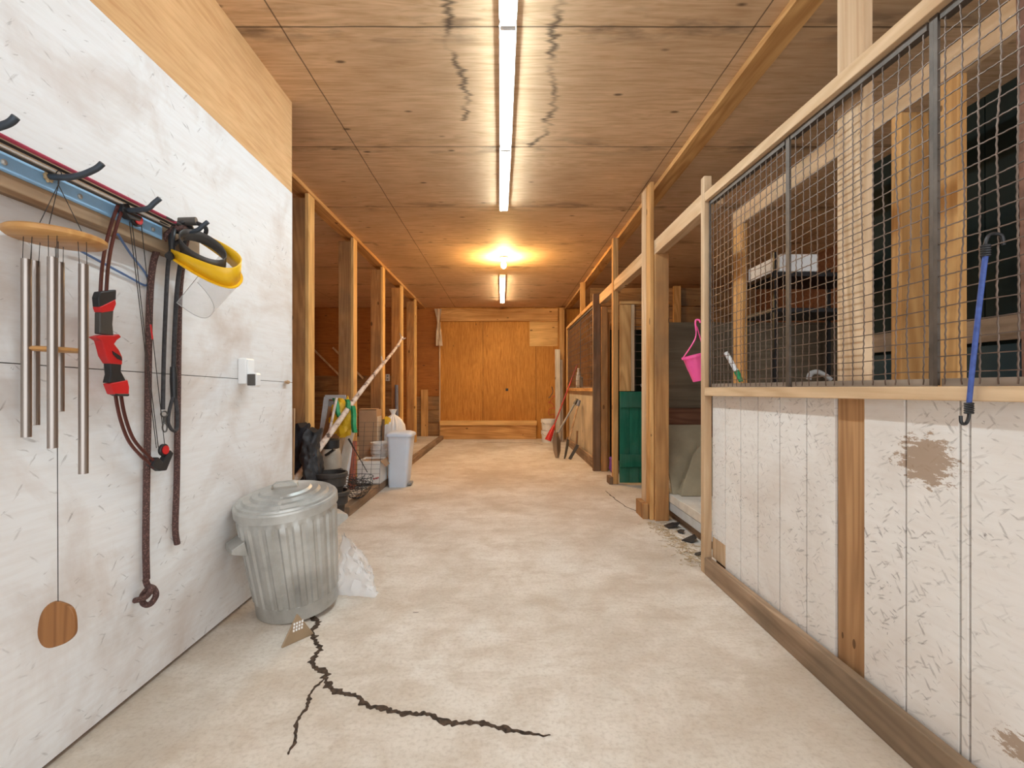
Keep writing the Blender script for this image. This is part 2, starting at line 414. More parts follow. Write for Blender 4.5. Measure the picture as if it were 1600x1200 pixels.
    def done(s, name, mat, parent=None, smooth=False, bevel=0, label=None, cat=None, group=None, kind=None, ang=40, origin=None):
        bmesh.ops.recalc_face_normals(s.bm, faces=s.bm.faces[:])
        me = bpy.data.meshes.new(name)
        if parent is None:
            if origin is None:
                xs = [v.co for v in s.bm.verts]
                mn = Vector((min(p.x for p in xs), min(p.y for p in xs), min(p.z for p in xs)))
                mxx = Vector((max(p.x for p in xs), max(p.y for p in xs), max(p.z for p in xs)))
                origin = Vector(((mn.x+mxx.x)/2, (mn.y+mxx.y)/2, mn.z))
            bmesh.ops.translate(s.bm, verts=s.bm.verts[:], vec=-Vector(origin))
        else:
            bmesh.ops.transform(s.bm, verts=s.bm.verts[:], matrix=root_matrix(parent).inverted())
        s.bm.to_mesh(me); s.bm.free()
        o = bpy.data.objects.new(name, me); COL.objects.link(o)
        if parent is None: o.location = origin
        else: o.parent = parent
        me.materials.append(mat)
        if smooth:
            me.polygons.foreach_set('use_smooth', [True]*len(me.polygons)); me.set_sharp_from_angle(angle=math.radians(ang))
        if bevel:
            md = o.modifiers.new('bevel', 'BEVEL'); md.width = bevel; md.segments = 2; md.limit_method = 'ANGLE'
        tag(o, label, cat, group, kind); return o

def tag(o, label=None, cat=None, group=None, kind=None):
    if label: o['label'] = label
    if cat: o['category'] = cat
    if group: o['group'] = group
    if kind: o['kind'] = kind
    return o
def thing(name, label, cat, loc=(0,0,0), rot=(0,0,0), group=None):
    o = bpy.data.objects.new(name, None); COL.objects.link(o); o.empty_display_size = .1
    o.location = loc; o.rotation_euler = rot; return tag(o, label, cat, group)

# ------------------------------------------------------------------ the setting
CZ, YB = 3.02, 10.9
S = dict(kind='structure')
MB().box(-4.8, 4.6, -1.6, YB+.12, -.15, 0).done('floor', M['concrete'], **S)
MB().box(-4.6, -1.50, 4.32, YB, .0, .06).done('floor_slab', M['slab'], bevel=.006, **S)
MB().box(-4.8, 4.6, -1.6, YB+.12, CZ, CZ+.1).done('ceiling', M['ceiling'], **S)
wb = MB().box(-1.50, 4.6, YB, YB+.1, 0, CZ).done('wall_back', M['ply_wall'], **S)
MB().box(.55, 1.20, YB-.008, YB, 2.13, 2.70).done('patch_panel', M['edge_x'], wb)
MB().box(.0, .06, YB-.006, YB-.001, 1.10, 1.16).done('knot_hole', M['black_plastic'], wb)
wbl = MB().box(-4.6, -1.50, YB, YB+.1, 0, CZ).done('wall_back_left', M['ply_wall_low'], **S)
for z0, z1 in ((.07,.36), (.37,.66), (.67,.97)):
    MB().box(-2.16, -1.51, YB-.022, YB, z0, z1).done('low_plank', M['plank_x'], wbl, bevel=.003)
for z0, z1 in ((.07,.42), (.43,.76), (.77,1.10), (1.11,1.45)):
    MB().box(-4.6, -2.5, YB-.022, YB, z0, z1).done('low_plank', M['plank_x'], wbl, bevel=.003)
MB().box(-1.94, -1.78, YB-.06, YB-.023, .06, 1.13).done('cleat', M['stud_z'], wbl, bevel=.003)
MB().box(-1.525, -1.497, YB-.03, YB+.0, .0, 2.68).done('trim_1', M['pale_z'], **S)
MB().box(-1.49, 1.20, YB-.05, YB, 2.70, 2.99).done('trim_2', M['stud_x'], bevel=.004, **S)
tb = MB().box(-1.50, .70, YB-.10, YB, 0, .32).done('trim_3', M['stud_x'], bevel=.004, **S)
MB().box(-1.50, .71, YB-.14, YB, .32, .42).done('ledge', M['edge_x'], tb, bevel=.004)
MB().box(4.3, 4.4, -1.6, YB, 0, CZ).done('wall_right', M['dark_x'], **S)
MB().box(-4.7, -4.6, 3.1, YB, 0, CZ).done('wall_outer_left', M['ply_wall_low'], **S)
MB().box(-4.6, -1.50, 2.99, 3.08, 0, CZ).done('wall_side_left', M['ply_wall_low'], **S)
# white painted wall on the left: the sheets sag a little towards the far end
def sag(Y): return -.018*(Y-1.27)
wl = MB()
ys = (-1.6, 3.085)
def sheet_rows(mb, x, x2, y0, y1, zb, zt):
    return mb.hexa([(x2,y0,zb(y0)),(x,y0,zb(y0)),(x,y1,zb(y1)),(x2,y1,zb(y1)),(x2,y0,zt(y0)),(x,y0,zt(y0)),(x,y1,zt(y1)),(x2,y1,zt(y1))])
wl.box(-1.50, -1.412, -1.6, 3.078, 0.0, CZ)
wall_left = wl.done('wall_left', M['old_z'], **S)
s_ = MB(); sheet_rows(s_, -1.39, -1.411, -1.6, 3.085, lambda y: .020, lambda y: 1.2275+sag(y)); s_.done('painted_sheet', M['white_wall'], wall_left, label='lower white painted plywood sheet')
s_ = MB(); sheet_rows(s_, -1.39, -1.411, -1.6, 3.085, lambda y: 1.2305+sag(y), lambda y: 2.460+sag(y)); s_.done('painted_sheet', M['white_wall'], wall_left, label='upper white painted plywood sheet')
s_ = MB(); sheet_rows(s_, -1.392, -1.411, -1.6, 3.085, lambda y: 2.463+sag(y), lambda y: CZ); s_.done('bare_sheet', M['ply_upper'], wall_left, label='unpainted plywood strip below the ceiling')
# kerb of the left bay, ceiling plates
MB().box(-1.50, -1.41, 4.28, YB-.15, 0, .085).done('trim_4', M['old_y'], bevel=.006, **S)
MB().box(-1.97, -1.83, 3.09, YB, CZ-.042, CZ-.001).done('trim_5', M['stud_y'], **S)
MB().box(1.365, 1.495, -1.6, YB-.06, CZ-.042, CZ-.001).done('trim_6', M['stud_y'], **S)

# ------------------------------------------------------------------ posts
def post(name, label, boxes, mat, group=None, cat='post', bevel=.005):
    if len(boxes) == 1:
        return MB().box(*boxes[0][1]).done(name, boxes[0][2] if len(boxes[0]) > 2 else mat, bevel=bevel, label=label, cat=cat, group=group)
    b0 = boxes[0][1]
    t = thing(name, label, cat, ((b0[0]+b0[1])/2, (b0[2]+b0[3])/2, min(b[1][4] for b in boxes)), group=group)
    for b in boxes: MB().box(*b[1]).done(b[0], b[2] if len(b) > 2 else mat, t, bevel=bevel)
    return t
lp = ['brown timber post with pale edge board, closest to the white wall', 'second left timber post from the white wall, blotchy dark top',
      'third left timber post from the white wall, behind the cardboard box', 'fourth left timber post from the white wall, behind the white pedal bin',
      'last timber post on the left, closest to the end wall']
for i, Y in enumerate((4.54, 5.84, 7.20, 8.48, 9.76)):
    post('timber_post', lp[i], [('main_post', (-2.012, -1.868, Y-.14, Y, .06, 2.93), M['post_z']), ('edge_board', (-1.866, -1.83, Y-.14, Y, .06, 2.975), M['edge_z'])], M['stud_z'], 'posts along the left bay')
post('timber_post', 'tall doubled timber post right of the aisle with foot block and shorter support post',
     [('tall_board', (1.270, 1.304, 4.16, 4.285, 0, 2.976)), ('tall_board', (1.268, 1.302, 4.288, 4.42, 0, 2.976), M['pale_z']), ('support_post', (1.306, 1.425, 4.13, 4.275, 0, 2.334), M['post_z']),
      ('foot_block', (1.215, 1.266, 4.19, 4.42, 0, .135), M['post_z'])], M['stud_z'])
post('timber_post', 'thin timber post with foot block left of the green half door',
     [('tall_board', (1.296, 1.36, 5.71, 5.79, 0, 2.976)), ('foot_block', (1.25, 1.294, 5.70, 5.86, 0, .09), M['old_z'])], M['stud_z'])
post('timber_post', 'wide weathered grey brown post at the near corner of the far stall', [('p', (1.225, 1.330, 6.62, 6.69, 0, 2.486))], M['old_z'])
post('timber_post', 'reddish brown post just right of the wide weathered post', [('p', (1.335, 1.425, 6.60, 6.69, 0, 2.30))], M['post_z'])
post('timber_post', 'corner post against the end wall beside the far stall', [('p', (1.215, 1.33, 10.66, 10.83, 0, 2.976))], M['stud_z'])
post('short_post', 'short upright between the far stall rail and the ceiling', [('p', (1.285, 1.365, 8.10, 8.18, 2.45, 2.976))], M['stud_z'])
# long header beam over the openings
MB().hexa([(1.306,3.015,2.332),(1.385,3.015,2.332),(1.385,6.60,2.335),(1.306,6.60,2.335),(1.306,3.015,2.455),(1.385,3.015,2.455),(1.385,6.60,2.465),(1.306,6.60,2.465)]).done(
    'header_beam', M['pale_y'], bevel=.004, label='horizontal timber beam over the openings right of the aisle', cat='beam')

# ------------------------------------------------------------------ stall fronts
def crimped(mb, a, b, pitch, off_dir, amp, r, phase, bend=0, n=4, step=2):
    a, b = Vector(a), Vector(b); Ln = (b-a).length; k = max(2, int(Ln/pitch*step)); pts = []
    od = Vector(off_dir); side = (b-a).normalized().cross(od)
    seed = random.random()*50
    for i in range(k+1):
        t = i/k; q = a.lerp(b, t)
        q = q+od*amp*(1 if (i//1+phase) % 2 else -1)
        q = q+side*bend*mnoise.noise(Vector((seed, t*3.2, 0)))
        pts.append(q)
    mb.tube(pts, r, n)

def stall_front(label, Y0, Y1, X, planks, bars, sill_t, base_h, rail_z, wire_r, pitch, step, near=True):
    t = thing('stall_front', label, 'stall front', (X, (Y0+Y1)/2, 0))
    # lower planks
    for k, (a, b, m, zb, name, lab) in enumerate(planks):
        MB().box(X+.050+(.008 if name == 'stud' else 0), X+.070+(.008 if name == 'stud' else 0), b+.0035, a-.0035, zb, 1.124 if near else 1.112).done(name, m, t, bevel=.002, label=lab)
    # sill, tapering towards the near end
    MB().hexa([(X,Y0,1.163-sill_t[0]),(X+.16,Y0,1.163-sill_t[0]),(X+.16,Y1,1.163-sill_t[1]),(X,Y1,1.163-sill_t[1]),(X,Y0,1.163),(X+.16,Y0,1.163),(X+.16,Y1,1.163),(X,Y1,1.163)]).done('sill', M['pale_y'] if near else M['stud_y'], t, bevel=.003)
    MB().hexa([(X,Y0,0),(X+.038,Y0,0),(X+.038,Y1,0),(X,Y1,0),(X,Y0,base_h[0]),(X+.038,Y0,base_h[0]),(X+.038,Y1,base_h[1]),(X,Y1,base_h[1])]).done('kick_board', M['old_y'], t, bevel=.004)
    MB().hexa([(X,Y0,rail_z(Y0)-.055),(X+.045,Y0,rail_z(Y0)-.055),(X+.045,Y1,rail_z(Y1)-.055),(X,Y1,rail_z(Y1)-.055),(X,Y0,rail_z(Y0)),(X+.045,Y0,rail_z(Y0)),(X+.045,Y1,rail_z(Y1)),(X,Y1,rail_z(Y1))]).done('top_rail', M['pale_y'] if near else M['stud_y'], t, bevel=.003)
    edges = bars
    for a, b in zip(edges, edges[1:]):            # mesh panels, far edge a > near edge b
        xm = X+.028
        fr = MB()
        for yy, w in ((a-.0068, .0066), (b+.0068, .0066)):
            fr.box(xm-.004, xm+.005, yy-w, yy+w, 1.166, rail_z(yy)-.056)
        zt0, zt1 = rail_z(b)-.058, rail_z(a)-.058
        fr.hexa([(xm-.004,b+.022,zt0-.024),(xm+.022,b+.022,zt0-.024),(xm+.022,a-.022,zt1-.024),(xm-.004,a-.022,zt1-.024),(xm-.004,b+.022,zt0),(xm+.022,b+.022,zt0),(xm+.022,a-.022,zt1),(xm-.004,a-.022,zt1)])
        fo = fr.done('mesh_frame', M['steel'], t)
        MB().box(xm+.008, xm+.020, b+.014, a-.014, 1.1635, 1.186).done('bottom_batten', M['batten'], t)
        wm = MB(); k = int(round((a-b-.03)/pitch)); y = b+.015+pitch*.5
        i = 0
        while y < a-.02:
            crimped(wm, (xm, y, 1.168), (xm, y, rail_z(y)-.07), pitch, (1,0,0), .0011, wire_r, i, (.016 if random.random() < .25 else .004) if near else 0, step=step); y += pitch; i += 1
        z = 1.205; i = 0
        while z < min(zt0, zt1)-.03:
            crimped(wm, (xm, b+.012, z), (xm, a-.012, z), pitch, (1,0,0), .0011, wire_r, i+1, (.014 if random.random() < .2 else .003) if near else 0, step=step); z += pitch*.96; i += 1
        wm.done('wire_mesh', M['wire'], fo, smooth=True, ang=80)
    return t
pl = []
ed = [2.957, 2.783, 2.60, 2.423, 2.230, 2.031, 1.8536]
for i, (a, b) in enumerate(zip(ed, ed[1:])):
    pl.append((a, b, M['white_board'], .235 if i == 0 else .02, 'plank', None))
pl.append((2.955, 2.785, M['pale_z'], .02, 'bottom_patch', 'bare wood patch below the first white plank'))
pl.append((1.8536, 1.7077, M['bare_z'], .02, 'stud', 'unpainted brown board between the white planks'))
ed = [1.7077, 1.527, 1.3445, 1.3167, 1.10, .88, .66, .45]
for a, b in zip(ed, ed[1:]): pl.append((a, b, M['white_board'], .02, 'plank', None))
rz = lambda Y: 2.3735+(Y-2.867)*.041
# the first plank's patch sits under the cut plank
pl = [(a, b, m, zb, n, l) for (a, b, m, zb, n, l) in pl if n != 'bottom_patch']
st1 = stall_front('near horse stall front of scuffed white planks under wire mesh panels', .45, 2.955, 1.24, pl, (2.945, 2.124, 1.40, .55), (.034, .052), (.145, .105), rz, .0021, .0485, 4)
MB().box(1.291, 1.312, 2.785, 2.955, .106, .234).done('bottom_patch', M['pale_z'], st1, label='bare wood patch below the first white plank')
MB().box(1.24, 1.288, 2.957, 3.01, .0, 2.486).done('end_post', M['pale_z'], st1, bevel=.004)
MB().box(1.318, 1.354, 1.745, 1.884, .0, 2.975).done('inner_stud', M['pale_z'], st1, bevel=.004, label='pale stud rising behind the mesh to the ceiling')
MB().box(1.3125, 1.317, .46, 1.70, .02, 1.09).done('backing', M['dark_x'], st1)  # dark boards added behind the planks so their gaps look shaded
MB().box(1.3125, 1.317, 1.89, 2.95, .02, 1.09).done('backing', M['dark_x'], st1)
for yy in (1.236, 1.172):
    MB().tube([(1.36, yy, 1.165), (1.355, yy+.012, 2.27)], .008, 8).done('rusty_rod', M['rust'], st1, smooth=True, label='rusty upright rod behind the mesh')
pl2 = []; ed = [9.75, 9.15, 8.75, 8.3, 7.9, 7.5, 7.2, 6.95, 6.70]
for a, b in zip(ed, ed[1:]): pl2.append((a, b, M['cream_z'], .02, 'plank', None))
st2 = stall_front('far horse stall front of cream planks with two wire mesh panels', 6.70, 9.80, 1.26, pl2, (9.75, 8.12, 6.72), (.05, .05), (.15, .15), lambda Y: 2.43, .004, .10, 1, near=False)
MB().box(1.262, 1.305, 9.80, 9.88, 0, 2.43).done('end_post', M['stud_z'], st2, bevel=.004)

# framing, partitions and doors inside the stalls
def single(name, box, mat, label, cat, **k): return MB().box(*box).done(name, mat, label=label, cat=cat, bevel=k.pop('bevel', .004), **k)
single('inner_beam', (1.90, 1.94, .30, 3.96, 2.49, 2.62), M['pale_y'], 'pale horizontal beam inside the near stall, behind the mesh', 'beam')
single('inner_post', (1.90, 1.94, 3.80, 3.955, 0, 2.486), M['stud_z'], 'inner stall post at the far left behind the mesh', 'post')
single('inner_post', (1.90, 2.035, 2.275, 2.335, 0, 2.486), M['stud_z'], 'wide pale inner post behind the mesh, beside the black flat bar', 'post')
single('inner_post', (1.90, 1.94, 1.99, 2.085, 0, 2.486), M['stud_z'], 'orange brown inner post behind the third mesh panel', 'post')
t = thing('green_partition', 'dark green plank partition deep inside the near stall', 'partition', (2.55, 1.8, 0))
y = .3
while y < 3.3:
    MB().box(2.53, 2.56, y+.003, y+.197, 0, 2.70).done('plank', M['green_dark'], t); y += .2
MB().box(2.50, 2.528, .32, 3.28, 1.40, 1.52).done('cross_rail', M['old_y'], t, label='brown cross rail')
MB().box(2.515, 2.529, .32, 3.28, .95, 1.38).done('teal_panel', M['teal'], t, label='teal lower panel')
t = thing('stall_partition', 'grey brown panelled partition at the back of the slab opening', 'partition', (2.8, 4.62, 0))
MB().box(1.45, 4.28, 4.60, 4.64, .97, 1.80).done('brown_panel', M['brown_panel'], t)
MB().box(1.45, 4.28, 4.62, 4.66, .40, .965).done('lower_board', M['dark_x'], t, label='dark red brown lower board')
t = thing('plank_partition', 'horizontal plank partition high up at the back right of the stalls', 'partition', (2.9, 8.12, 0))
for i in range(9): MB().box(1.45, 4.28, 8.10, 8.13, .32*i+.01, .32*i+.315).done('plank', M['plank_x'], t, bevel=.003)
MB().box(2.86, 2.98, 8.05, 8.098, 0, 2.9).done('batten', M['stud_z'], t)

# green half door, its frame and the dark mesh window over it
t = thing('half_door', 'green painted plank half door with crossed battens beside the tall post', 'door', (1.5, 5.68, 0))
for i in range(3):
    MB().box(1.366+i*.115, 1.366+i*.115+.112, 5.66, 5.685, .03, 1.12).done('plank', M['green'], t, bevel=.003)
for z0, z1 in ((.93, 1.115), (.22, .37)): MB().box(1.366, 1.708, 5.636, 5.659, z0, z1).done('batten', M['green'], t, bevel=.004)
MB().tube(spl([(1.64,5.62,1.15),(1.60,5.60,1.20),(1.66,5.60,1.22),(1.69,5.61,1.12),(1.66,5.61,1.00)], 5), .006, 6).done('latch_wire', M['grey_plastic'], t, smooth=True)
t = thing('mesh_window', 'wide light plank and dark mesh window above the green half door', 'window frame', (1.5, 5.70, 1.125))
MB().box(1.366, 1.50, 5.66, 5.70, 1.125, 2.16).done('wide_plank', M['stud_z'], t, bevel=.003)
MB().box(1.503, 1.54, 5.655, 5.70, 1.125, 2.16).done('side_plank', M['pale_z'], t, bevel=.003)
MB().box(1.366, 2.0, 5.65, 5.71, 2.165, 2.20).done('top_plank', M['stud_x'], t, bevel=.003)
mb = MB()
for i in range(10): mb.tube([(1.545, 5.68, 1.2+i*.1), (2.0, 5.68, 1.2+i*.1)], .004, 5)
for i in range(5): mb.tube([(1.56+i*.1, 5.684, 1.13), (1.56+i*.1, 5.684, 2.16)], .004, 5)
mb.done('wire_mesh', M['wire'], t)
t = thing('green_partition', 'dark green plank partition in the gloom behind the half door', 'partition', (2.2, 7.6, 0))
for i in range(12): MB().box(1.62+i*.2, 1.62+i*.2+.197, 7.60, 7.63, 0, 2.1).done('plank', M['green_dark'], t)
t = thing('mesh_door', 'narrow mesh door frame beside the reddish brown post', 'door', (1.5, 6.85, 0))
MB().box(1.45, 1.50, 6.80, 6.86, 0, 2.25).done('door_stile', M['stud_z'], t, bevel=.003)
mb = MB()
for i in range(14): mb.tube([(1.43, 6.80, 1.15+i*.08), (1.45, 6.80, 1.15+i*.08)], .005, 5)
mb.box(1.428, 1.436, 6.797, 6.803, 1.12, 2.25)
mb.done('wire_mesh', M['pale_z'], t)
MB().blob((1.475, 6.5, .12), (.05,.08,.12), 3, .3, 5, 4, flat=-.12).done('cloth_bundle', M['purple'], smooth=True, label='purple cloth bundle on the floor in the dark doorway', cat='cloth')

# slab opening: platform, tarp, debris
t = thing('low_platform', 'low dusty white platform on pale edge boards in the opening', 'platform', (1.65, 3.7, 0))
MB().box(1.432, 1.88, 3.02, 4.40, .165, .235).done('deck', M['dusty'], t, bevel=.004)
MB().box(1.436, 1.88, 3.02, 4.40, .09, .162).done('edge_board', M['pale_blue'], t, bevel=.004, label='pale blue lower edge')
for x in (1.50, 1.75): MB().box(x, x+.09, 3.05, 4.35, 0, .088).done('runner', M['old_y'], t)
rows = []
for i in range(45):
    r = []
    for j in range(45):
        u, v = j/44, i/44
        x = 1.452+u*.42; z = .237+v*.58; yy = 4.12+.32*v+.02*mnoise.noise(Vector((u*3, v*3, 2)))
        if v < (u-.14)*1.1+.03*math.sin(u*9): yy -= .05
        r.append((x, yy, z))
    rows.append(r)
tarp = MB().grid(rows, .015, (0,1,-.3)).done('tarp_sheet', M['canvas'], smooth=True, origin=(1.66,4.2,.237), label='stiff beige tarp with diagonal fold leaning on the low platform', cat='tarp')
MB().prism([(1.495,.238),(1.53,.33),(1.60,.455),(1.655,.565),(1.76,.67),(1.86,.72),(1.87,.238)], lambda u, v, w: Vector((u, 4.035+w+(v-.237)*.45, v)), 0, .018).done('folded_flap', M['canvas'], tarp, bevel=.005)
for k, (px, py, s) in enumerate(((1051, 824, .075), (1063, 832, .05), (1078, 845, .065), (1091, 868, .04))):
    Y = F*H/(py-CY); x = (px-CX)*Y/F
    mb = MB(); c = Vector((x, Y, .0)); pts = []
    for i in range(5):
        a = i*1.257+k; pts.append((math.cos(a)*s*random.uniform(.5, 1.1), math.sin(a)*s*random.uniform(.5, 1.1)))
    mb.prism(pts, lambda u, v, w: c+Vector((u, v, .004+w+max(0, u)*.55)), 0, .006)
    mb.done('plastic_shard', M['black_plastic'], label=['black plastic shard against the tall post foot', 'small black plastic shard behind the larger floor shards', 'black plastic shard beside the low platform edge', 'small black shard at the near stall post foot'][k], cat='debris', group='black shards on the floor')
mb = MB()
for i in range(420):
    Y = random.uniform(3.05, 4.1); x = random.gauss(1.30, .06)
    a = random.uniform(0, 3.14); l = random.uniform(.006, .025); c = Vector((x, Y, .003+random.random()*.004))
    d = Vector((math.cos(a)*l, math.sin(a)*l, random.uniform(-.002,.003))); mb.bar(c-d, c+d, .003, .0015)
mb.done('straw', M['straw'], kind='stuff', label='bits of straw and bark litter in front of the low platform', cat='straw')

# pink pot
c = P(1087, 575, 3.16)
t = thing('hanging_pot', 'small pink plastic pot hanging beside the near stall post', 'flower pot', c)
T = Matrix.Translation(P(1089, 575, 3.16)) @ Matrix.Rotation(math.radians(-14), 4, 'Y')
MB().lathe([(.045,-.085),(.072,.075),(.080,.075),(.080,.090),(.073,.090),(.060,.0),(.040,-.075)], T, 28, wav=lambda j, z: .02*(j % 2) if z < .07 else 0).done('pot_body', M['pink'], t, smooth=True, ang=30)
hk = P(1088, 505, 3.16)
mb = MB(); mb.tube(spl([T @ Vector((-.076,0,.085)), P(1086, 530, 3.16), hk+Vector((0,0,-.02)), P(1094, 528, 3.17), T @ Vector((.076,0,.085))], 6), .004, 6)
mb.tube(spl([hk+Vector((0,0,-.05)), hk+Vector((-.006,0,0)), hk+Vector((.0,0,.022)), hk+Vector((.016,-.01,.018)), hk+Vector((.018,-.02,.0))], 6), .006, 6)
mb.done('hanger', M['pink'], t, smooth=True)

# shelf with a foam slab inside the stall
t = thing('shelf_unit', 'black metal shelf unit inside the near stall behind the mesh', 'shelf', (2.7, 4.2, 0))
for z in (2.10, 1.80, .55):
    MB().box(2.24, 3.1, 3.98, 4.50, z, z+.035).done('shelf', M['black_plastic'], t, bevel=.003)
for x in (2.25, 3.06):
    for yy in (3.965, 4.50): MB().box(x, x+.03, yy, yy+.028, 0, 2.30).done('leg', M['black_plastic'], t)
MB().box(2.30, 2.62, 3.97, 4.49, 2.140, 2.285).done('foam_box', M['foam'], bevel=.008, label='white foam box on the top of the black shelf', cat='box')
# small tools standing on the sill behind the mesh
a, b, c_ = P(1117, 551, 2.99), P(1133, 580, 2.93), P(1140, 596, 2.90)
off = Vector((.07, 0, .0))
t = thing('hand_tool', 'white roller with green handle leaning inside the mesh corner', 'tool', b+off)
MB().tube([a+off, a.lerp(b, .5)+off, b+off], .014, 12).done('roller', M['white_plastic'], t, smooth=True)
MB().tube([b+off, c_+off], [.017, .013], 12).done('handle', M['green_bag'], t, smooth=True)
q = [P(1243, 589, 2.16), P(1246, 580, 2.16), P(1256, 577, 2.15), P(1268, 582, 2.14), P(1278, 590, 2.13)]
MB().tube(spl([p+Vector((.06,0,-.012)) for p in q], 5), .011, 10).done('curved_handle', M['grey_plastic'], smooth=True, label='grey curved tool handle lying on the sill behind the mesh', cat='tool')

# bungee cord over the mesh
tp, bt = W(1540, 398, 1.226), W(1514, 632, 1.226)
t = thing('bungee_cord', 'blue bungee cord stretched down from the wire mesh over the sill', 'bungee cord', bt)
MB().tube(spl([tp, W(1531, 470, 1.225), W(1520, 570, 1.225), bt], 8), .0062, 10).done('cord', M['bungee'], t, smooth=True)
for e, sgn in ((tp, 1), (bt, -1)):
    u = Vector((0, .001, 1))*sgn
    mb = MB()
    for i in range(5): mb.tube([e+u*(-.002+i*.006)+Vector((math.cos(a)*.008, math.sin(a)*.008, 0)) for a in [k*math.pi/6 for k in range(12)]], .0032, 6, closed=True)
    if sgn > 0: pts = [e+u*.0, e+u*.03, e+u*.052+Vector((.012,0,0)), e+u*.05+Vector((.04,0,0)), e+u*.025+Vector((.046,0,0))]
    else: pts = [e, e+u*.03, e+u*.05+Vector((-.008,0,0)), e+u*.048+Vector((-.02,0,0)), e+u*.03+Vector((-.022,0,0))]
    mb.tube(spl(pts, 5), .0042, 8)
    mb.done('hook', M['black_plastic'], t, smooth=True)

# ------------------------------------------------------------------ lamps
def strip(label, x0, y0, x1, y1, mat, wid=.07):
    t = thing('strip_light', label, 'ceiling light', ((x0+x1)/2, (y0+y1)/2, CZ-.001), group='strip lights down the middle of the ceiling')
    MB().hexa([(x0-wid*.62,y0,CZ-.03),(x0+wid*.62,y0,CZ-.03),(x1+wid*.62,y1,CZ-.03),(x1-wid*.62,y1,CZ-.03),(x0-wid*.62,y0,CZ-.001),(x0+wid*.62,y0,CZ-.001),(x1+wid*.62,y1,CZ-.001),(x1-wid*.62,y1,CZ-.001)]).done('housing', M['white_plastic'], t)
    a, b = Vector((x0, y0+.012, CZ-.034)), Vector((x1, y1-.012, CZ-.034)); mb = MB(); rows = []
    for k in range(9):
        an = math.pi*k/8; o = Vector((-math.cos(an)*wid/2, 0, -math.sin(an)*.024)); rows.append([a+o, b+o])
    mb.grid(rows); d = mb.done('diffuser', mat, t, smooth=True)
    for yy, xx in ((y0+.006, x0), (y1-.006, x1)): MB().box(xx-wid*.55, xx+wid*.55, yy-.006, yy+.006, CZ-.064, CZ-.030).done('end_cap', M['white_plastic'], t)
    return t
strip('near ceiling strip light above the aisle, cut by the top of the photo', .012, 2.37, .0, 3.585, M['led'])
strip('second ceiling strip light joined end to end with the near one', .0, 3.59, -.02, 4.81, M['led'])
strip('strip light behind the viewer', .022, 1.12, .012, 2.36, M['led'])
strip('far narrow strip light beyond the glowing bulb', -.05, 7.75, -.07, 10.0, M['led_far'], .075)
t = thing('bulb_light', 'round ceiling bulb glowing warm yellow in a ceramic base', 'ceiling light', (-.027, 6.7, CZ))
TB = Matrix.Translation((-.027, 6.7, CZ)) @ Matrix.Scale(-1, 4, (0,0,1))
MB().lathe([(.055,.001),(.058,.02),(.03,.04),(.026,.06)], TB, 24).done('lamp_base', M['brass'], t, smooth=True)
MB().lathe([(.014,.062),(.018,.075),(.033,.10),(.038,.125),(.03,.15),(.012,.164)], TB, 24).done('bulb', M['bulb'], t, smooth=True, ang=80)

# ------------------------------------------------------------------ rack on the white wall
XR = -1.31
t = thing('tool_rack', 'wall rack of stained boards with pale blue strip and iron hooks', 'rack', (-1.35, 1.4, 1.68))
MB().box(-1.389, -1.352, .35, 2.06, 1.690, 1.828).done('back_board', M['old_y'], t, bevel=.003)
MB().box(-1.351, XR-.001, .35, 2.03, 1.683, 1.818).done('front_board', M['rack_y'], t, bevel=.003)
MB().box(XR, XR+.005, .35, 1.80, 1.722, 1.778).done('blue_strip', M['blue_metal'], t, bevel=.001)
for yy in (.95, 1.23, 1.45, 1.75): MB().lathe([(.008,0),(.008,.004),(.004,.007)], Matrix.Translation((XR+.005, yy, 1.745)) @ Matrix.Rotation(math.pi/2, 4, 'Y'), 10).done('screw', M['galv'], t)
hooks = [(1.09, -1.127, 1.778), (1.345, -1.145, 1.792), (1.60, -1.168, 1.795), (1.855, -1.166, 1.806)]
for (y, xt, zt) in hooks:
    MB().tube(spl([(XR+.002, y, zt-.032), (XR+.05, y, zt-.036), (XR+.10, y, zt-.03), (xt-.02, y, zt-.012), (xt, y, zt+.004)], 6), .0085, 10).done('hook', M['hook'], t, smooth=True)
MB().tube(spl([(XR+.012, 1.345+math.sin(a*2.4)*.012, 1.758+math.cos(a*2.4)*.014) for a in range(9)], 4), .004, 6).done('twine', M['straw'], t, smooth=True, label='twine wrapped round a hook')
al = [('magenta', 'arrow', 'pink arrow lying along the rack hooks, uppermost', .0055), ('thread', 'arrow', 'black arrow below the pink one on the rack hooks', .0042), ('foam', 'arrow', 'thin white arrow between black arrows on the rack hooks', .0028),
      ('gun', 'arrow', 'dark grey arrow closest to the blue strip on the rack', .0048), ('magenta', 'arrow', 'thin maroon arrow behind the uppermost pink arrow', .0035)]
ends = [(1.60+.25, XR+.055, 1.788), (1.875, XR+.040, 1.782), (1.80, XR+.030, 1.776), (1.90, XR+.018, 1.772), (1.78, XR+.068, 1.784)]
for (mt, nm, lab, r), (y1, x, z) in zip(al, ends):
    t = thing('arrow', lab, 'arrow', (x, 1.2, z), group='arrows on the rack hooks')
    MB().tube([(x, .45, z-.004), (x, 1.1, z-.002), (x, y1-.05, z)], r, 8).done('shaft', M[mt], t, smooth=True)
    MB().tube([(x, y1-.05, z), (x, y1-.02, z), (x, y1, z)], [r*1.15, r*1.15, r*.4], 8).done('point', M['gun'], t, smooth=True)

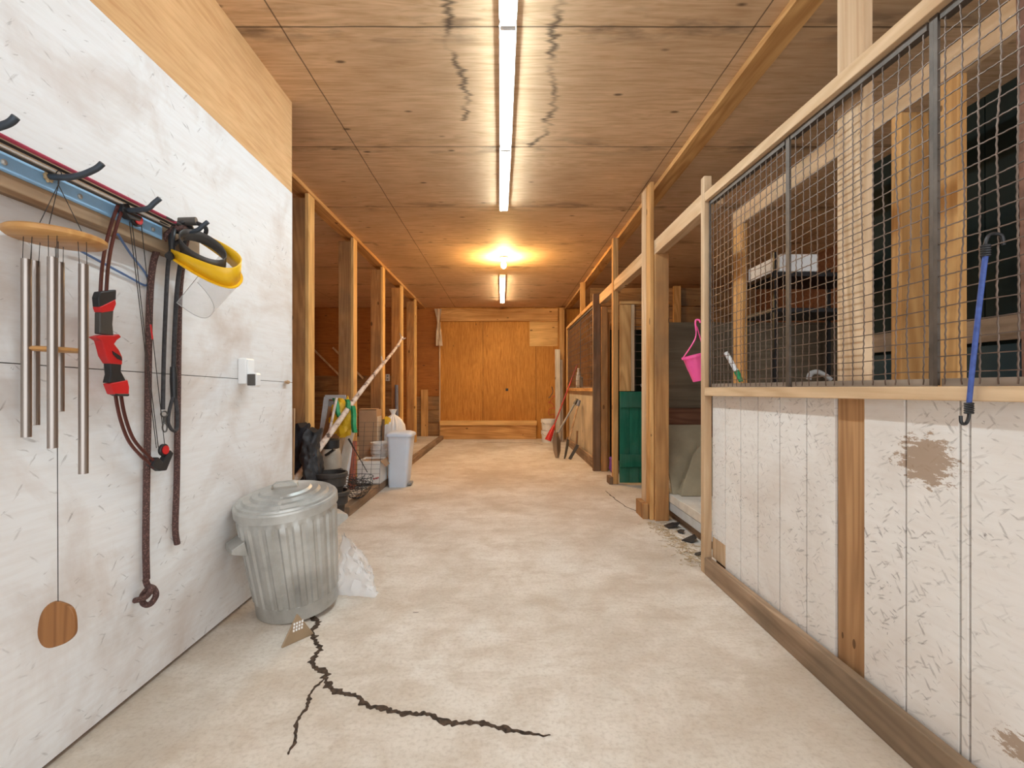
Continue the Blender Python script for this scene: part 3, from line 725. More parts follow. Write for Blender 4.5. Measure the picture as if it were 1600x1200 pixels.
# ------------------------------------------------------------------ wind chime
C = Vector((-1.27, 1.34, 1.583))
t = thing('wind_chime', 'wind chime with wooden disc, metal tubes and oval wooden sail', 'wind chime', (C.x, C.y, 1.755))
Td = Matrix.Translation(C) @ Matrix.Rotation(math.radians(2), 4, 'Y')
MB().lathe([(.104,-.010),(.1115,-.004),(.112,.006),(.106,.011)], Td, 48).done('top_disc', M['disc'], t, smooth=True)
apex = Vector((-1.268, 1.343, 1.735))
mb = MB()
for a in (0.6, 2.7, 4.8): mb.tube([apex, C+Vector((math.cos(a)*.06, math.sin(a)*.06, .011))], .0011, 5)
mb.tube([apex, apex+Vector((0,.001,.027))], .002, 6)
mb.tube([apex+Vector((0,.001,.022))+Vector((math.cos(k*.6)*.008, 0, math.sin(k*.6)*.01+.008)) for k in range(11)], .0014, 5, closed=True)
mb.done('hanger', M['thread'], t)
tubes = [((-1.3158,1.30), 1.512, 1.0235), ((-1.352,1.36), 1.523, 1.052), ((-1.2246,1.28), 1.5116, .996), ((-1.3187,1.40), 1.53, 1.089), ((-1.19,1.335), 1.507, .917)]
for (x, y), z1, z0 in tubes:
    r = .0115; mb = MB()
    T = Matrix.Translation((x, y, z0))
    tu = mb.lathe([(r-.002, .03), (r-.002, 0.0), (r, 0), (r, z1-z0), (r-.002, z1-z0), (r-.002, z1-z0-.03)], T, 20).done('tube', M['chime'], t, smooth=True)
    d = (Vector((x, y, 0))-Vector((C.x, C.y, 0))); k = min(1, .095/max(.01, d.length)); q = Vector((C.x, C.y, 0))+d*k*.95
    mb = MB()
    for s in (-1, 1): mb.tube([(q.x+s*.012, q.y, C.z-.006), (x+s*(r-.001), y, z1-.02)], .0009, 5)
    mb.done('tube_cord', M['thread'], tu)
MB().lathe([(.050,-.006),(.057,-.002),(.057,.004),(.052,.007)], Matrix.Translation((-1.268, 1.34, 1.266)) @ Matrix.Rotation(.03, 4, 'Y'), 36).done('striker', M['disc'], t, smooth=True)
MB().tube([(-1.266,1.34,C.z-.008), (-1.268,1.34,1.0), (-1.266,1.34,.55)], .0011, 5).done('sail_cord', M['thread'], t)
out = [(-.011,.067),(.012,.064),(.036,.053),(.048,.033),(.052,.0),(.049,-.026),(.030,-.046),(.006,-.057),(-.022,-.064),(-.042,-.056),(-.053,-.034),(-.054,-.008),(-.047,.028),(-.033,.052)]
out = [(p.x, p.y) for p in spl([(a, b, 0) for a, b in out], 3, True)]
MB().prism(out, lambda u, v, w: Vector((-1.266+u, 1.34+w, .488+v)), -.005, .005).done('sail', M['sail'], t, smooth=True, bevel=.002)

# ------------------------------------------------------------------ compound bow
def BP(px, py, off=0):
    X = -1.285+(-.06)*max(0, min(1, (py-325)/405))
    p = W(px, py, X); p.x += off; return p
c = BP(175, 540)
t = thing('compound_bow', 'red and black compound bow hanging from the wall rack', 'bow', c)
def bplate(name, poly, mat, d0=-.012, d1=.012, bev=.003, lab=None):
    return MB().prism(poly, lambda u, v, w: BP(u, v, w), d0, d1).done(name, mat, t, bevel=bev, label=lab)
z3 = lambda l: [(x/3, 350+y/3) for x, y in l]
bplate('upper_limb_pocket', z3([(455,318),(530,308),(528,350),(522,375),(450,390),(446,345)]), M['black_plastic'])
bplate('pocket_band', z3([(450,388),(524,352),(528,375),(515,408),(460,416)]), M['red'], -.013, .013)
bplate('sight_window', z3([(456,414),(520,404),(515,470),(520,524),(455,515)]), M['gun'], -.010, .010)
g = bplate('grip', z3([(430,530),(462,520),(520,522),(540,516),(551,530),(530,545),(518,562),(540,590),(556,625),(555,660),(500,655),(478,620),(465,570),(458,548)]), M['red'], -.014, .014)
MB().prism(z3([(505,595),(545,620),(552,640),(530,632),(510,612)]), lambda u, v, w: BP(u, v, w), .012, .016).done('palm_pad', M['black_plastic'], g)
bplate('lower_riser', z3([(500,652),(555,655),(552,690),(578,738),(495,745),(505,705)]), M['black_plastic'], -.012, .012)
bplate('lower_limb_pocket', z3([(498,748),(582,730),(590,765),(588,804),(518,798)]), M['red'], -.013, .013)
bplate('pocket_cap', z3([(516,794),(590,795),(588,808),(540,806)]), M['black_plastic'], -.012, .014)
U_ = spl([(188,322,0),(178,350,0),(169,385,0),(163.5,420,0),(161,456,0)], 5); D_ = spl([(184,616,0),(190.5,650,0),(203,685,0),(221,708,0),(243,728,0)], 5)
for path, s0, s1 in ((U_, 4.4, 4.6), (D_, 4.2, 3.8)):
    for s in (-1, 1):
        mb = MB(); rows = []
        for i, p in enumerate(path):
            d = (path[min(len(path)-1, i+1)]-path[max(0, i-1)]).normalized(); nn = Vector((-d.y, d.x, 0)); w = s0+(s1-s0)*i/len(path)
            rows.append([BP(*(p+nn*(s*w-2.1))[:2], .004), BP(*(p+nn*(s*w+2.1))[:2], .004)])
        mb.grid(rows, .006, (-1,0,0)).done('limb', M['limb'], t, bevel=.001)
def disc_at(px, py, r, off, th, nm, mat):
    c = BP(px, py, off); return MB().lathe([(r*.94,0),(r,.002),(r,th-.002),(r*.94,th)], Matrix.Translation(c) @ Matrix.Rotation(math.pi/2, 4, 'Y'), 24).done(nm, mat, t, smooth=True)
for (px, py, yoke) in ((213, 343, [(188,318),(196,318),(203,332),(218,338),(214,347),(198,342),(187,330)]), (255.5, 703, [(233,727),(243,714),(250,722),(262,703),(267,708),(256,735),(246,736)])):
    bplate('yoke', yoke, M['black_plastic'], -.012, .012)
    cm = disc_at(px, py, .024, -.006, .012, 'cam', M['black_plastic'])
    disc = BP(px, py, .007); MB().lathe([(.017,0),(.017,.004)], Matrix.Translation(disc) @ Matrix.Rotation(math.pi/2, 4, 'Y'), 20).done('cam_face', M['red'], cm)
for nm, pts in (('cable', [(204,346),(227,537),(246,700)]), ('cable', [(208,346),(229.5,537),(249,699)]), ('bowstring', [(222,344),(232,440),(239,515),(259,697)])):
    MB().tube([BP(*p, -.004) for p in pts], .0014, 6).done(nm, M['thread'], t)
MB().tube([BP(237, 507, -.004), BP(240, 530, -.004)], .003, 8).done('serving', M['red'], t)
# loose blue cord behind the bow
MB().tube(spl([W(184,366,-1.30), W(205,398,-1.35), W(229,430,-1.375), W(228,446,-1.38), W(200,432,-1.38), W(135,397,-1.37), W(120,388,-1.36)], 6), .004, 6).done('cord', M['blue_cord'], smooth=True, label='thin blue cord strung behind the bow and wind chime', cat='cord')
# ------------------------------------------------------------------ rope, lead, face shield
XW = -1.372
rp = [(277,850,XW),(274,825,XW),(276,760,XW),(277,690,XW),(278,600,XW),(279,520,XW),(281,450,XW+.01),(288,390,-1.30),(293,362,-1.262),(280,356,-1.258),(262,366,-1.30),(246,390,-1.345),(238,420,-1.362),(234,470,XW),(232,560,XW),(231,660,XW),(229,760,XW),(228,850,XW),(229,905,XW)]
t = thing('rope', 'thick brown braided rope on the last rack hook, knotted at its end', 'rope', W(229, 915, XW))
MB().tube(spl([W(*p) for p in rp], 7), .0118, 12).done('rope_strand', M['rope'], t, smooth=True, ang=80)
kc = W(230, 931, XW+.022)
kn = [(-.006,.0,.062),(-.002,.006,.035),(.016,.010,.024),(.030,.004,.0),(.016,-.006,-.028),(-.010,-.004,-.028),(-.022,.004,-.004),(-.010,.012,.018),(.014,-.004,.034),(.028,-.016,.030),(.014,-.022,.008),(-.012,-.020,-.004),(-.036,-.012,-.012)]
MB().tube(spl([kc+Vector(k) for k in kn], 6), .0105, 10).done('knot', M['rope'], t, smooth=True, ang=80)
t = thing('dog_lead', 'black braided lead with snap hook hanging under the face shield', 'lead', W(262, 560, -1.34))
XL = -1.345
MB().tube(spl([W(288,372,-1.27), W(270,385,-1.31), W(263,410,XL), W(259,480,XL), W(256,560,XL), W(254.5,640,XL)], 7), .0075, 10).done('strand', M['strap'], t, smooth=True)
MB().tube(spl([W(290,372,-1.27), W(284,400,-1.31), W(277,450,XL), W(273,520,XL), W(271,580,XL)], 7), .0085, 10).done('strand', M['strap'], t, smooth=True)
MB().tube([W(271,573,XL), W(271.5,595,XL), W(272,622,XL)], [.012, .014, .012], 12).done('sleeve', M['black_plastic'], t, smooth=True)
MB().tube(spl([W(271,618,XL), W(265,640,XL), W(263,660,XL), W(268,671,XL), W(273,673,XL)], 6), .0065, 8).done('loop', M['strap'], t, smooth=True)
MB().tube(spl([W(273,618,XL), W(277,645,XL), W(276.5,668,XL), W(272,674,XL)], 6), .0075, 8).done('loop', M['strap'], t, smooth=True)
mb = MB()
ring = lambda cx, cy, rx, ry: [W(cx+rx*math.cos(a*.5236), cy+ry*math.sin(a*.5236), XL+.004) for a in range(12)]
mb.tube(ring(256.5, 647, 5, 4.5), .003, 6, closed=True); mb.tube(ring(257.5, 668, 3.6, 7), .0028, 6, closed=True); mb.tube([W(257,650,XL), W(257.5,662,XL)], .006, 8)
mb.done('snap_hook', M['gun'], t, smooth=True)

Mc = Vector((-1.267, 1.86, 1.71)); fv = Vector((.216, 0, -.133)); wv = Vector((.0055, .12, .11))
uv = fv.cross(wv).normalized()*.082
t = thing('face_shield', 'yellow face shield with clear visor hanging on the last rack hook', 'face shield', Mc)
def Ucurve(n=33, k=1.0, fs=1.0):
    out = []
    for i in range(n):
        th = -math.pi/2+math.pi*i/(n-1); c_, s_ = math.cos(th), math.sin(th)
        out.append((Mc+fv*fs*max(0, c_)**.62+wv*.5*k*math.copysign(abs(s_)**.75, s_), i/(n-1)))
    return out
rows = [[p+uv*(-.12*(1-abs(2*s-1)**3)), p+uv*((.45+.55*math.sin(math.pi*s)**.5))] for p, s in Ucurve()]
mid = Mc+fv*.45
ob = MB().grid(rows).done('brow_guard', M['yellow'], t, smooth=True, ang=60)
md = ob.modifiers.new('thick', 'SOLIDIFY'); md.thickness = .004; md.offset = 0
# flange that carries the visor
rows = [[p+uv*(-.10*(1-abs(2*s-1)**3)), p+(p-mid).normalized()*.012+uv*(-.10*(1-abs(2*s-1)**3))] for p, s in Ucurve()]
MB().grid(rows, .005, uv).done('visor_flange', M['yellow'], t, smooth=True)
vd = -uv*3.0-fv*.50
rows = []
for p, s in Ucurve(33, 1.04, 1.04)[3:-3]:
    k = 1-.25*abs(2*s-1)**2
    rows.append([p-uv*.05+vd*k*j/6 for j in range(7)])
vis = MB().grid(rows, .0012, (1,0,0)).done('visor', M['clear'], t, smooth=True)
MB().tube([r[-1] for r in rows], .0016, 5).done('visor_edge', M['visor_edge'], vis)
for r_ in (rows[0], rows[-1], rows[len(rows)*3//5]): pass
MB().tube(rows[0], .0014, 5).done('visor_edge', M['visor_edge'], vis)
for s_, pt in ((1, Mc+wv*.52), (-1, Mc-wv*.52)):
    MB().tube([pt-wv.normalized()*.014+uv*.15, pt+wv.normalized()*.014+uv*.15], .015, 16).done('pivot_knob', M['black_plastic'], t, smooth=True)
hb = []
for i in range(28):
    th = 2*math.pi*i/28; hb.append(Mc+fv*(.36+.40*math.cos(th))+wv*(.40*math.sin(th))+uv*.25)
rows = [[p, p+uv*.62] for p in hb+[hb[0]]]
ob = MB().grid(rows).done('headband', M['gun'], t, smooth=True); md = ob.modifiers.new('thick', 'SOLIDIFY'); md.thickness = .003
hk = Vector((-1.215, 1.855, 1.802))
MB().tube(spl([Mc-wv*.46+uv*.3, Mc-wv*.30+uv*.5+Vector((-.01,0,.04)), hk+Vector((-.06,-.01,-.002)), hk+Vector((-.01,0,.006)), hk+Vector((.03,.015,-.01)), Mc+fv*.2+wv*.47+uv*.6, Mc+wv*.47+uv*.3], 7), .008, 8).done('crown_strap', M['black_plastic'], t, smooth=True)
MB().tube(spl([Mc-wv*.46+uv*.3, hk+Vector((-.075,-.02,-.03)), hk+Vector((-.03,-.01,.004)), Mc+wv*.47+uv*.3], 7), .011, 8).done('crown_strap', M['black_plastic'], t, smooth=True)
MB().tube([hk+Vector((-.055,-.012,.004)), hk+Vector((.005,.0,.010))], .016, 10).done('ratchet', M['gun'], t, smooth=True)

# ------------------------------------------------------------------ outlet on the white wall
p0, p1 = W(370, 562, -1.388), W(391, 601, -1.388)
t = thing('outlet_box', 'white electrical outlet box with plug on the white wall', 'outlet', (-1.388, (p0.y+p1.y)/2, p1.z))
MB().box(-1.3895, -1.345, 2.455, 2.535, 1.180, 1.315).done('box', M['white_plastic'], t, bevel=.006)
MB().box(-1.345, -1.340, 2.462, 2.528, 1.188, 1.308).done('cover_plate', M['foam'], t, bevel=.003)
MB().box(-1.340, -1.300, 2.468, 2.522, 1.165, 1.240).done('plug', M['white_plastic'], t, bevel=.010)
MB().box(-1.342, -1.302, 2.458, 2.467, 1.172, 1.232).done('plug_side', M['gun'], t, bevel=.003)

# ------------------------------------------------------------------ galvanized can
base = Vector((-1.098, 2.52, .0))
t = thing('garbage_can', 'galvanized metal garbage can with lid beside the white wall', 'garbage can', base, (math.radians(7.5), math.radians(-3.0), 0))
R = root_matrix(t)
t.location.z = .0
cn = 120
def can(r, z, j): return 0
flute = lambda j, z: (.024*(1 if (j % 5) < 3 else -1) if .075 < z < .50 else 0)
T = R @ Matrix.Translation((0, 0, .027))
prof = [(.196,0),(.203,.004),(.203,.05),(.2035,.074),(.204,.080)]+[(.204+.030*(z-.08)/.42, z) for z in (.12,.2,.3,.4,.46,.495)]+[(.2345,.505),(.236,.545),(.240,.550),(.240,.562),(.234,.562),(.23,.5),(.2,.05),(.19,.04)]
MB().lathe(prof, T, cn, wav=flute).done('can_body', M['galv'], t, smooth=True, ang=35)
lid = [(.247,.528),(.248,.566),(.244,.574),(.234,.576),(.230,.586),(.207,.586),(.198,.600),(.167,.600),(.157,.614),(.127,.614),(.117,.625),(.06,.628),(.001,.630)]
ld = MB().lathe([(.246,.528)]+lid, T, 64).done('lid', M['galv'], t, smooth=True, ang=28)
Th = T @ Matrix.Rotation(math.radians(10), 4, 'Z')
mb = MB(); pts = [Th @ Vector(p) for p in ((-.062,0,.622),(-.060,0,.645),(-.045,0,.655),(.045,0,.655),(.060,0,.645),(.062,0,.622))]
rows = [[p+Th.to_3x3() @ Vector((0,-.016,0)), p+Th.to_3x3() @ Vector((0,.016,0))] for p in pts]
mb.grid(rows, .004, (0,0,1)).done('lid_handle', M['galv'], ld, bevel=.001)
mb = MB(); a = T @ Vector((.11,-.2,.598)); mb.bar(T @ Vector((.03,-.10,.622)), T @ Vector((.06,-.225,.584)), .014, .004).done('lid_rib', M['galv'], ld)
for s in (-1, 1):
    TT = T @ Matrix.Rotation(math.radians(222 if s < 0 else 42), 4, 'Z')
    mb = MB()
    mb.box(.222, .228, -.07, .07, .36, .47); rows = [[TT @ Vector(q) for q in r] for r in [[(.226,-.06,.43),(.226,.06,.43)],[(.255,-.06,.418),(.255,.06,.418)],[(.285,-.058,.405),(.285,.058,.405)],[(.288,-.056,.385),(.288,.056,.385)]]]
    mb.bm.clear(); mb.grid(rows, .004, (0,0,1))
    for yy in (-.06, .06):
        mb.prism([(.222,.36),(.228,.43),(.285,.406),(.285,.39)], lambda u, v, w, yy=yy: TT @ Vector((u, yy+w, v)), -.003, .003)
    mb.done('side_handle', M['galv'], t)
bpy.context.view_layer.update()

# tan plastic vent corner on the floor in front of the can
a, b, c_, d = Vector((-.998,2.112,.002)), Vector((-.908,2.23,.002)), Vector((-.958,2.175,.118)), Vector((-.985,2.22,.002))
t = thing('vent_corner', 'tan triangular slotted plastic piece on the floor by the crack', 'plastic piece', (a+b)/2)
def tri_face(p, q, r, th):
    n = (q-p).cross(r-p).normalized()*th; mb = MB()
    A = [mb.bm.verts.new(v) for v in (p, q, r)]; B_ = [mb.bm.verts.new(v+n) for v in (p, q, r)]
    mb.bm.faces.new(A[::-1]); mb.bm.faces.new(B_)
    for i in range(3): mb.bm.faces.new((A[i], A[(i+1) % 3], B_[(i+1) % 3], B_[i]))
    return mb, n
mb, n = tri_face(a, b, c_, .004); mb.done('front_face', M['brown_plastic'], t, bevel=.001)
mb, n2 = tri_face(a, c_, d, .003); mb.done('back_face', M['brown_plastic'], t)
mb = MB()
ex = (b-a).normalized(); ez = (c_-(a+b)/2).normalized(); nn = (b-a).cross(c_-a).normalized()
if nn.y > 0: nn = -nn
for i in range(3):
    for j in range(4):
        q = (a+b)/2+ez*(.052+i*.014)+ex*(-.020+j*.013)+ex*i*.002
        mb.bar(q-ez*.005+nn*.003, q+ez*.005+nn*.003, .008, .004, up=nn)
mb.done('slot', M['foam'], t)
mb = MB(); mb.tube([a, c_], .004, 8); mb.tube([c_, b], .004, 8); mb.tube([a, b], .0035, 8); mb.done('rim', M['brown_plastic'], t, smooth=True)

# clear bag behind the can
mb = MB(); rows = []
for i in range(15):
    r = []
    for j in range(17):
        u, v = j/16, i/14
        x = -.99+.27*u-.10*v*u+.03*v; z = .004+(.30-.10*u-.06*u*u)*v; y = 2.66+.06*math.sin(v*2.4)+.075*v*(1-u)+.03*mnoise.noise(Vector((u*5, v*5, 1)))+.018*mnoise.noise(Vector((u*13, v*13, 5)))-.05*u
        x += .02*mnoise.noise(Vector((v*6, u*3, 9)))
        r.append((x, y, z))
    rows.append(r)
mb.grid(rows)
rows2 = [[(p[0], p[1]+.03+.12*math.sin(math.pi*i/14)*math.sin(math.pi*j/16)**.6+.02*mnoise.noise(Vector((i*.9, j*.9, 3))), p[2]) for j, p in enumerate(r)] for i, r in enumerate(rows)]
mb.grid(rows2)
mb.done('plastic_bag', M['bag_clear'], smooth=True, label='crumpled clear plastic bag on the floor behind the garbage can', cat='bag')

# ------------------------------------------------------------------ cracks in the floor
def crack(pix, wid, name, label):
    pts = spl([(p[0], p[1], 0) for p in pix], 16); fl = []
    for p in pts:
        Y = F*H/(p.y-CY); fl.append(Vector(((p.x-CX)*Y/F, Y, 0)))
    mb = MB(); A, B_, T_ = [], [], []
    n = len(fl)
    for i, p in enumerate(fl):
        d = (fl[min(n-1, i+1)]-fl[max(0, i-1)]).normalized(); s = Vector((-d.y, d.x, 0))
        k = wid*(.35+1.3*abs(mnoise.noise(p*37)))*min(1, .25+i/10, .15+(n-1-i)/12)
        j = (.020*mnoise.noise(p*10+Vector((5,5,0)))+.006*mnoise.noise(p*60))*wid/.012
        A.append(mb.bm.verts.new(p+s*(k+j))); B_.append(mb.bm.verts.new(p+s*(-k+j))); T_.append(mb.bm.verts.new(p+s*j+Vector((0,0,.003+.003*abs(mnoise.noise(p*60))))))
    for v in A+B_: v.co.z = .0006
    for i in range(n-1):
        mb.bm.faces.new((A[i], T_[i], T_[i+1], A[i+1])); mb.bm.faces.new((T_[i], B_[i], B_[i+1], T_[i+1]))
    return mb.done(name, M['dirt'], label=label, cat='crack', kind='stuff', origin=fl[0])
crack([(496,955),(491,968),(488,990),(496,1008),(490,1022),(491,1040),(500,1052),(503,1062),(520,1072),(548,1088),(572,1100),(600,1108),(640,1116),(668,1117),(700,1124),(740,1130),(800,1140),(860,1150)], .019, 'crack_dirt', 'dark dirt filled crack winding from the garbage can across the floor')
crack([(502,1062),(489,1078),(481,1092),(477,1108),(470,1124),(460,1150),(450,1180)], .011, 'crack_dirt', 'thin side branch of the floor crack near the white wall')
crack([(946,767),(958,777),(975,790),(990,797),(1000,800)], .007, 'crack_dirt', 'short dark crack in the floor before the green half door')
crack([(745,691),(790,692),(830,692),(848,695)], .008, 'crack_dirt', 'faint crack across the floor near the end wall')

# ------------------------------------------------------------------ left bay clutter
FL = .06
def pot(cx_, cy_, z0, h, r, label):
    T = Matrix.Translation((cx_, cy_, z0))
    t = thing('planter', label, 'planter', (cx_, cy_, z0), group='stacked dark planters')
    MB().lathe([(r*.58,0),(r*.66,.01),(r*.72,h*.4),(r*.74,h*.55),(r*.90,h*.60),(r*.93,h*.86),(r*.86,h*.86),(r*.62,h*.5),(r*.5,.02)], T, 36).done('pot_body', M['pot'], t, smooth=True, ang=35)
    MB().lathe([(r*.94,h*.86),(r*1.02,h*.88),(r*1.02,h*.98),(r*.97,h),(r*.88,h),(r*.87,h*.88)], T, 36).done('rim', M['pot'], t, smooth=True, ang=35)
pot(-1.50, 4.10, 0, .275, .142, 'lower dark plastic planter standing on the floor by the kerb')
pot(-1.515, 4.10, .150, .285, .140, 'upper dark plastic planter nested in the lower one')
# waders / black rubber sheet
def drape(name, label, mat, px0, px1, z_top, z_bot, Y, seed, sag_=.06):
    t = None; mb = MB(); rows = []
    for i in range(31):
        v = i/30; r = []
        for j in range(33):
            a = 2*math.pi*j/32
            x0, x1 = (px0-CX)*Y/F, (px1-CX)*Y/F; cx_ = (x0+x1)/2+.02*math.sin(v*5+seed); rx = (x1-x0)/2*(.75+.3*math.sin(v*2.6+.5))
            k = 1+.45*mnoise.noise(Vector((math.cos(a)*1.6, math.sin(a)*1.6, v*4+seed*5)))+.22*mnoise.noise(Vector((math.cos(a)*3.5, math.sin(a)*3.5, v*13+seed)))
            r.append((cx_+rx*k*math.cos(a), Y+.09*k*math.sin(a)+sag_*v, z_bot+(z_top-z_bot)*v+.02*math.sin(3*a+seed)*v))
        rows.append(r)
    mb.grid(rows)
    for rr in (rows[0], rows[-1]):
        mb.bm.faces.new([mb.bm.verts.new(q) for q in rr[:-1]])
    return mb.done(name, mat, smooth=True, ang=60, label=label, cat='waders' if 'rubber' in label else 'coat')
drape('rubber_waders', 'dark grey rubber waders slumped in front of the first left post', M['black_cloth'], 472, 499, .80, .30, 4.02, 1)
drape('navy_coat', 'navy padded coat bundled beside the white wall corner', M['navy'], 456, 480, .83, .0, 4.20, 2)
MB().bar(P(455, 638, 3.45)*1.0, Vector((P(455, 638, 3.45).x, 3.42, 0)), .05, .02, up=(0,1,0)).done('wood_strip', M['scrap'], label='upright wood strip right at the white wall edge', cat='board')
# canister
p = P(513, 735, 4.62)
t = thing('canister', 'beige and black canister between the rubber waders and scrap boards', 'canister', (p.x, 4.68, FL))
T = Matrix.Translation((p.x, 4.68, FL))
MB().lathe([(.10,0),(.105,.02),(.105,.30),(.10,.31)], T, 30).done('lower_drum', M['black_plastic'], t, smooth=True)
MB().lathe([(.101,.312),(.103,.42),(.085,.50),(.080,.505)], T, 30).done('upper_drum', M['beige_canister'], t, smooth=True)
MB().lathe([(.082,.507),(.084,.59),(.07,.60)], T, 30).done('cap', M['black_plastic'], t, smooth=True)
mb = MB(); q = T @ Vector((.02,-.10,.47)); mb.bar(q+Vector((-.03,0,-.02)), q+Vector((.06,-.02,.04)), .03, .02).done('latch', M['black_plastic'], t)
# leaning window sash
def lean(p, q): return p, q
t = thing('window_sash', 'grey white window sash leaning behind the first left post', 'window sash', (-1.80, 5.15, FL))
o = Vector((-2.06, 5.10, FL)); ux = Vector((.20, 0, 0)); uz = Vector((.05, .22, 1.0))
for a0, a1 in ((o, o+uz), (o+ux, o+ux+uz)): MB().bar(a0, a1, .05, .03, up=(0,1,0)).done('stile', M['pale_blue'], t)
for k in (.0, 1.0): MB().bar(o+uz*k-ux*.07, o+ux*1.07+uz*k, .05, .032, up=(0,1,0)).done('rail', M['pale_blue'], t)
MB().grid([[o+ux*.08+uz*.04, o+ux*.92+uz*.04], [o+ux*.08+uz*.96, o+ux*.92+uz*.96]], .004, (0,1,0)).done('pane', M['pane'], t)
# scrap boards
sc = [((527,772),(550,664),.085,.02,4.98,'scrap_pale','widest pale scrap board leaning below the yellow sack'), ((514,772),(527,672),.07,.02,5.02,'scrap','tan scrap board leaning left of the widest pale board'),
      ((538,772),(549,690),.05,.018,5.10,'foam','narrow whitish board leaning beside the terracotta pipe'), ((493,772),(521,636),.10,.02,4.90,'scrap_brown','wide brown board leaning in front of the window sash'),
      ((508,775),(538,676),.05,.02,4.82,'scrap','knotty narrow stick board under the birch branch')]
for (a0, a1, w, th, Y, mt, lab) in sc:
    p = P(*a0, Y); p = Vector((p.x, Y, FL)); q = P(*a1, Y+.18)
    MB().bar(p, q, w, th, up=(0,1,0)).done('scrap_board', M[mt], bevel=.002, label=lab, cat='board', group='scrap boards leaning in the left bay')
p, q = P(550, 772, 5.15), P(553, 690, 5.3)
MB().tube([Vector((p.x, 5.15, FL)), q], .034, 16).done('pipe', M['terracotta'], smooth=True, label='short terracotta red pipe standing behind the wire fence panel', cat='pipe')
# yellow and green sack
t = thing('feed_sack', 'yellow and green plastic sack on top of the scrap boards', 'sack', P(538, 690, 4.98))
T = Matrix.Rotation(.12, 3, 'Y')
MB().blob(P(536, 652, 4.98), (.125,.06,.19), 4, .25, 7, 3, mat=T).done('sack_body', M['yellow_bag'], t, smooth=True, ang=60)
for px0, py0, px1, py1, w in ((522,622,530,652,.05), (541,624,545,640,.05), (550,634,554,676,.055)):
    a, b = P(px0, py0, 4.90), P(px1, py1, 4.885); rows = []
    for i in range(7):
        q = a.lerp(b, i/6)+Vector((0, .02*math.sin(i), 0)); rows.append([q+Vector((-w/2,.012,0)), q+Vector((0,-.008,0)), q+Vector((w/2,.012,0))])
    MB().grid(rows, .006, (0,1,0)).done('green_flap', M['green_bag'], t, smooth=True, label='green printed flap')
MB().box(*[v for ab in zip(P(514,760,5.3)[:], P(543,690,5.3)[:]) for v in sorted(ab)][0:2], 5.24, 5.40, FL, P(538,690,5.3).z).done('wooden_crate', M['scrap'], bevel=.004, label='plain wooden crate carrying the yellow and green sack', cat='crate')
# birch branch
B0, B1 = P(505, 692, 4.45), P(629, 527, 6.3)
d = B1-B0; lo = B0-d*((B0.z-FL)/d.z)
pts = spl([lo, B0, B0+d*.33+Vector((0,0,.015)), B0+d*.62+Vector((.0,0,.0)), B0+d*.85+Vector((.0,0,-.025)), B1], 8)
t = thing('birch_branch', 'long white birch branch slanting up across the left posts', 'branch', lo)
MB().tube(pts, [.034-.020*i/(len(pts)-1) for i in range(len(pts))], 10).done('stem', M['birch'], t, smooth=True)
for k, (dx, dz) in ((26, (-.02,.09)), (34, (.05,.02)), (len(pts)-3, (.06,.02)), (len(pts)-2, (-.03,.07))):
    MB().tube([pts[k], pts[k]+Vector((dx, 0, dz))], [.010,.006], 6).done('twig', M['birch'], t, smooth=True)
lo2 = P(500, 745, 4.62); MB().tube(spl([Vector((lo2.x,4.62,FL)), P(512, 690, 4.72), P(519, 655, 4.8), P(526, 622, 4.9)], 6), .014, 8).done('birch_stick', M['birch'], smooth=True, label='short pale birch stick left of the yellow and green sack', cat='stick')
# tall cardboard box
t = thing('cardboard_box', 'tall brown cardboard box standing behind the wire fence panel', 'box', (-1.74, 6.12, FL))
MB().box(-1.86, -1.635, 6.0, 6.25, FL, .885).done('carton', M['card'], t, bevel=.004)
MB().hexa([(-1.86,6.0,.887),(-1.635,6.0,.887),(-1.635,6.12,.895),(-1.86,6.12,.895),(-1.86,5.99,.893),(-1.635,5.99,.893),(-1.635,6.12,.901),(-1.86,6.12,.901)]).done('flap', M['card'], t)
MB().box(-1.6345, -1.628, 6.02, 6.22, FL, .80).done('tape_edge', M['scrap_pale'], t)
# white carton with red mark
t = thing('white_carton', 'white open carton with small red script mark beside the pedal bin', 'box', (-1.53, 5.45, .085))
x0, x1, y0, y1, z0, z1 = -1.66, -1.405, 5.3, 5.62, .087, .345
for nm, bx in (('side', (x0,x1,y0,y0+.006,z0,z1)), ('side', (x0,x1,y1-.006,y1,z0,z1)), ('side', (x0,x0+.006,y0+.007,y1-.007,z0,z1)), ('side', (x1-.006,x1,y0+.007,y1-.007,z0,z1)), ('bottom', (x0,x1,y0,y1,z0-.001,z0+.004))):
    MB().box(*bx).done(nm, M['white_card'], t)
MB().hexa([(x1,y0,z1),(x1+.004,y0,z1),(x1+.004,y1,z1),(x1,y1,z1),(x1+.05,y0+.05,z1-.07),(x1+.054,y0+.05,z1-.07),(x1+.054,y1-.05,z1-.06),(x1+.05,y1-.05,z1-.06)]).done('flap', M['card'], t, label='brown inner flap')
MB().box(x0+.01, x1-.01, y0+.01, y1-.01, z1-.03, z1-.02).done('inner_flap', M['card'], t)
pts = [(x1-.075+.007*i+.005*math.sin(i*2.1), y0-.002, z0+.055+.011*math.cos(i*2.6)+.0025*i) for i in range(10)]
MB().tube(spl(pts, 4), .0035, 6).done('red_mark', M['red'], t, label='small red script mark')
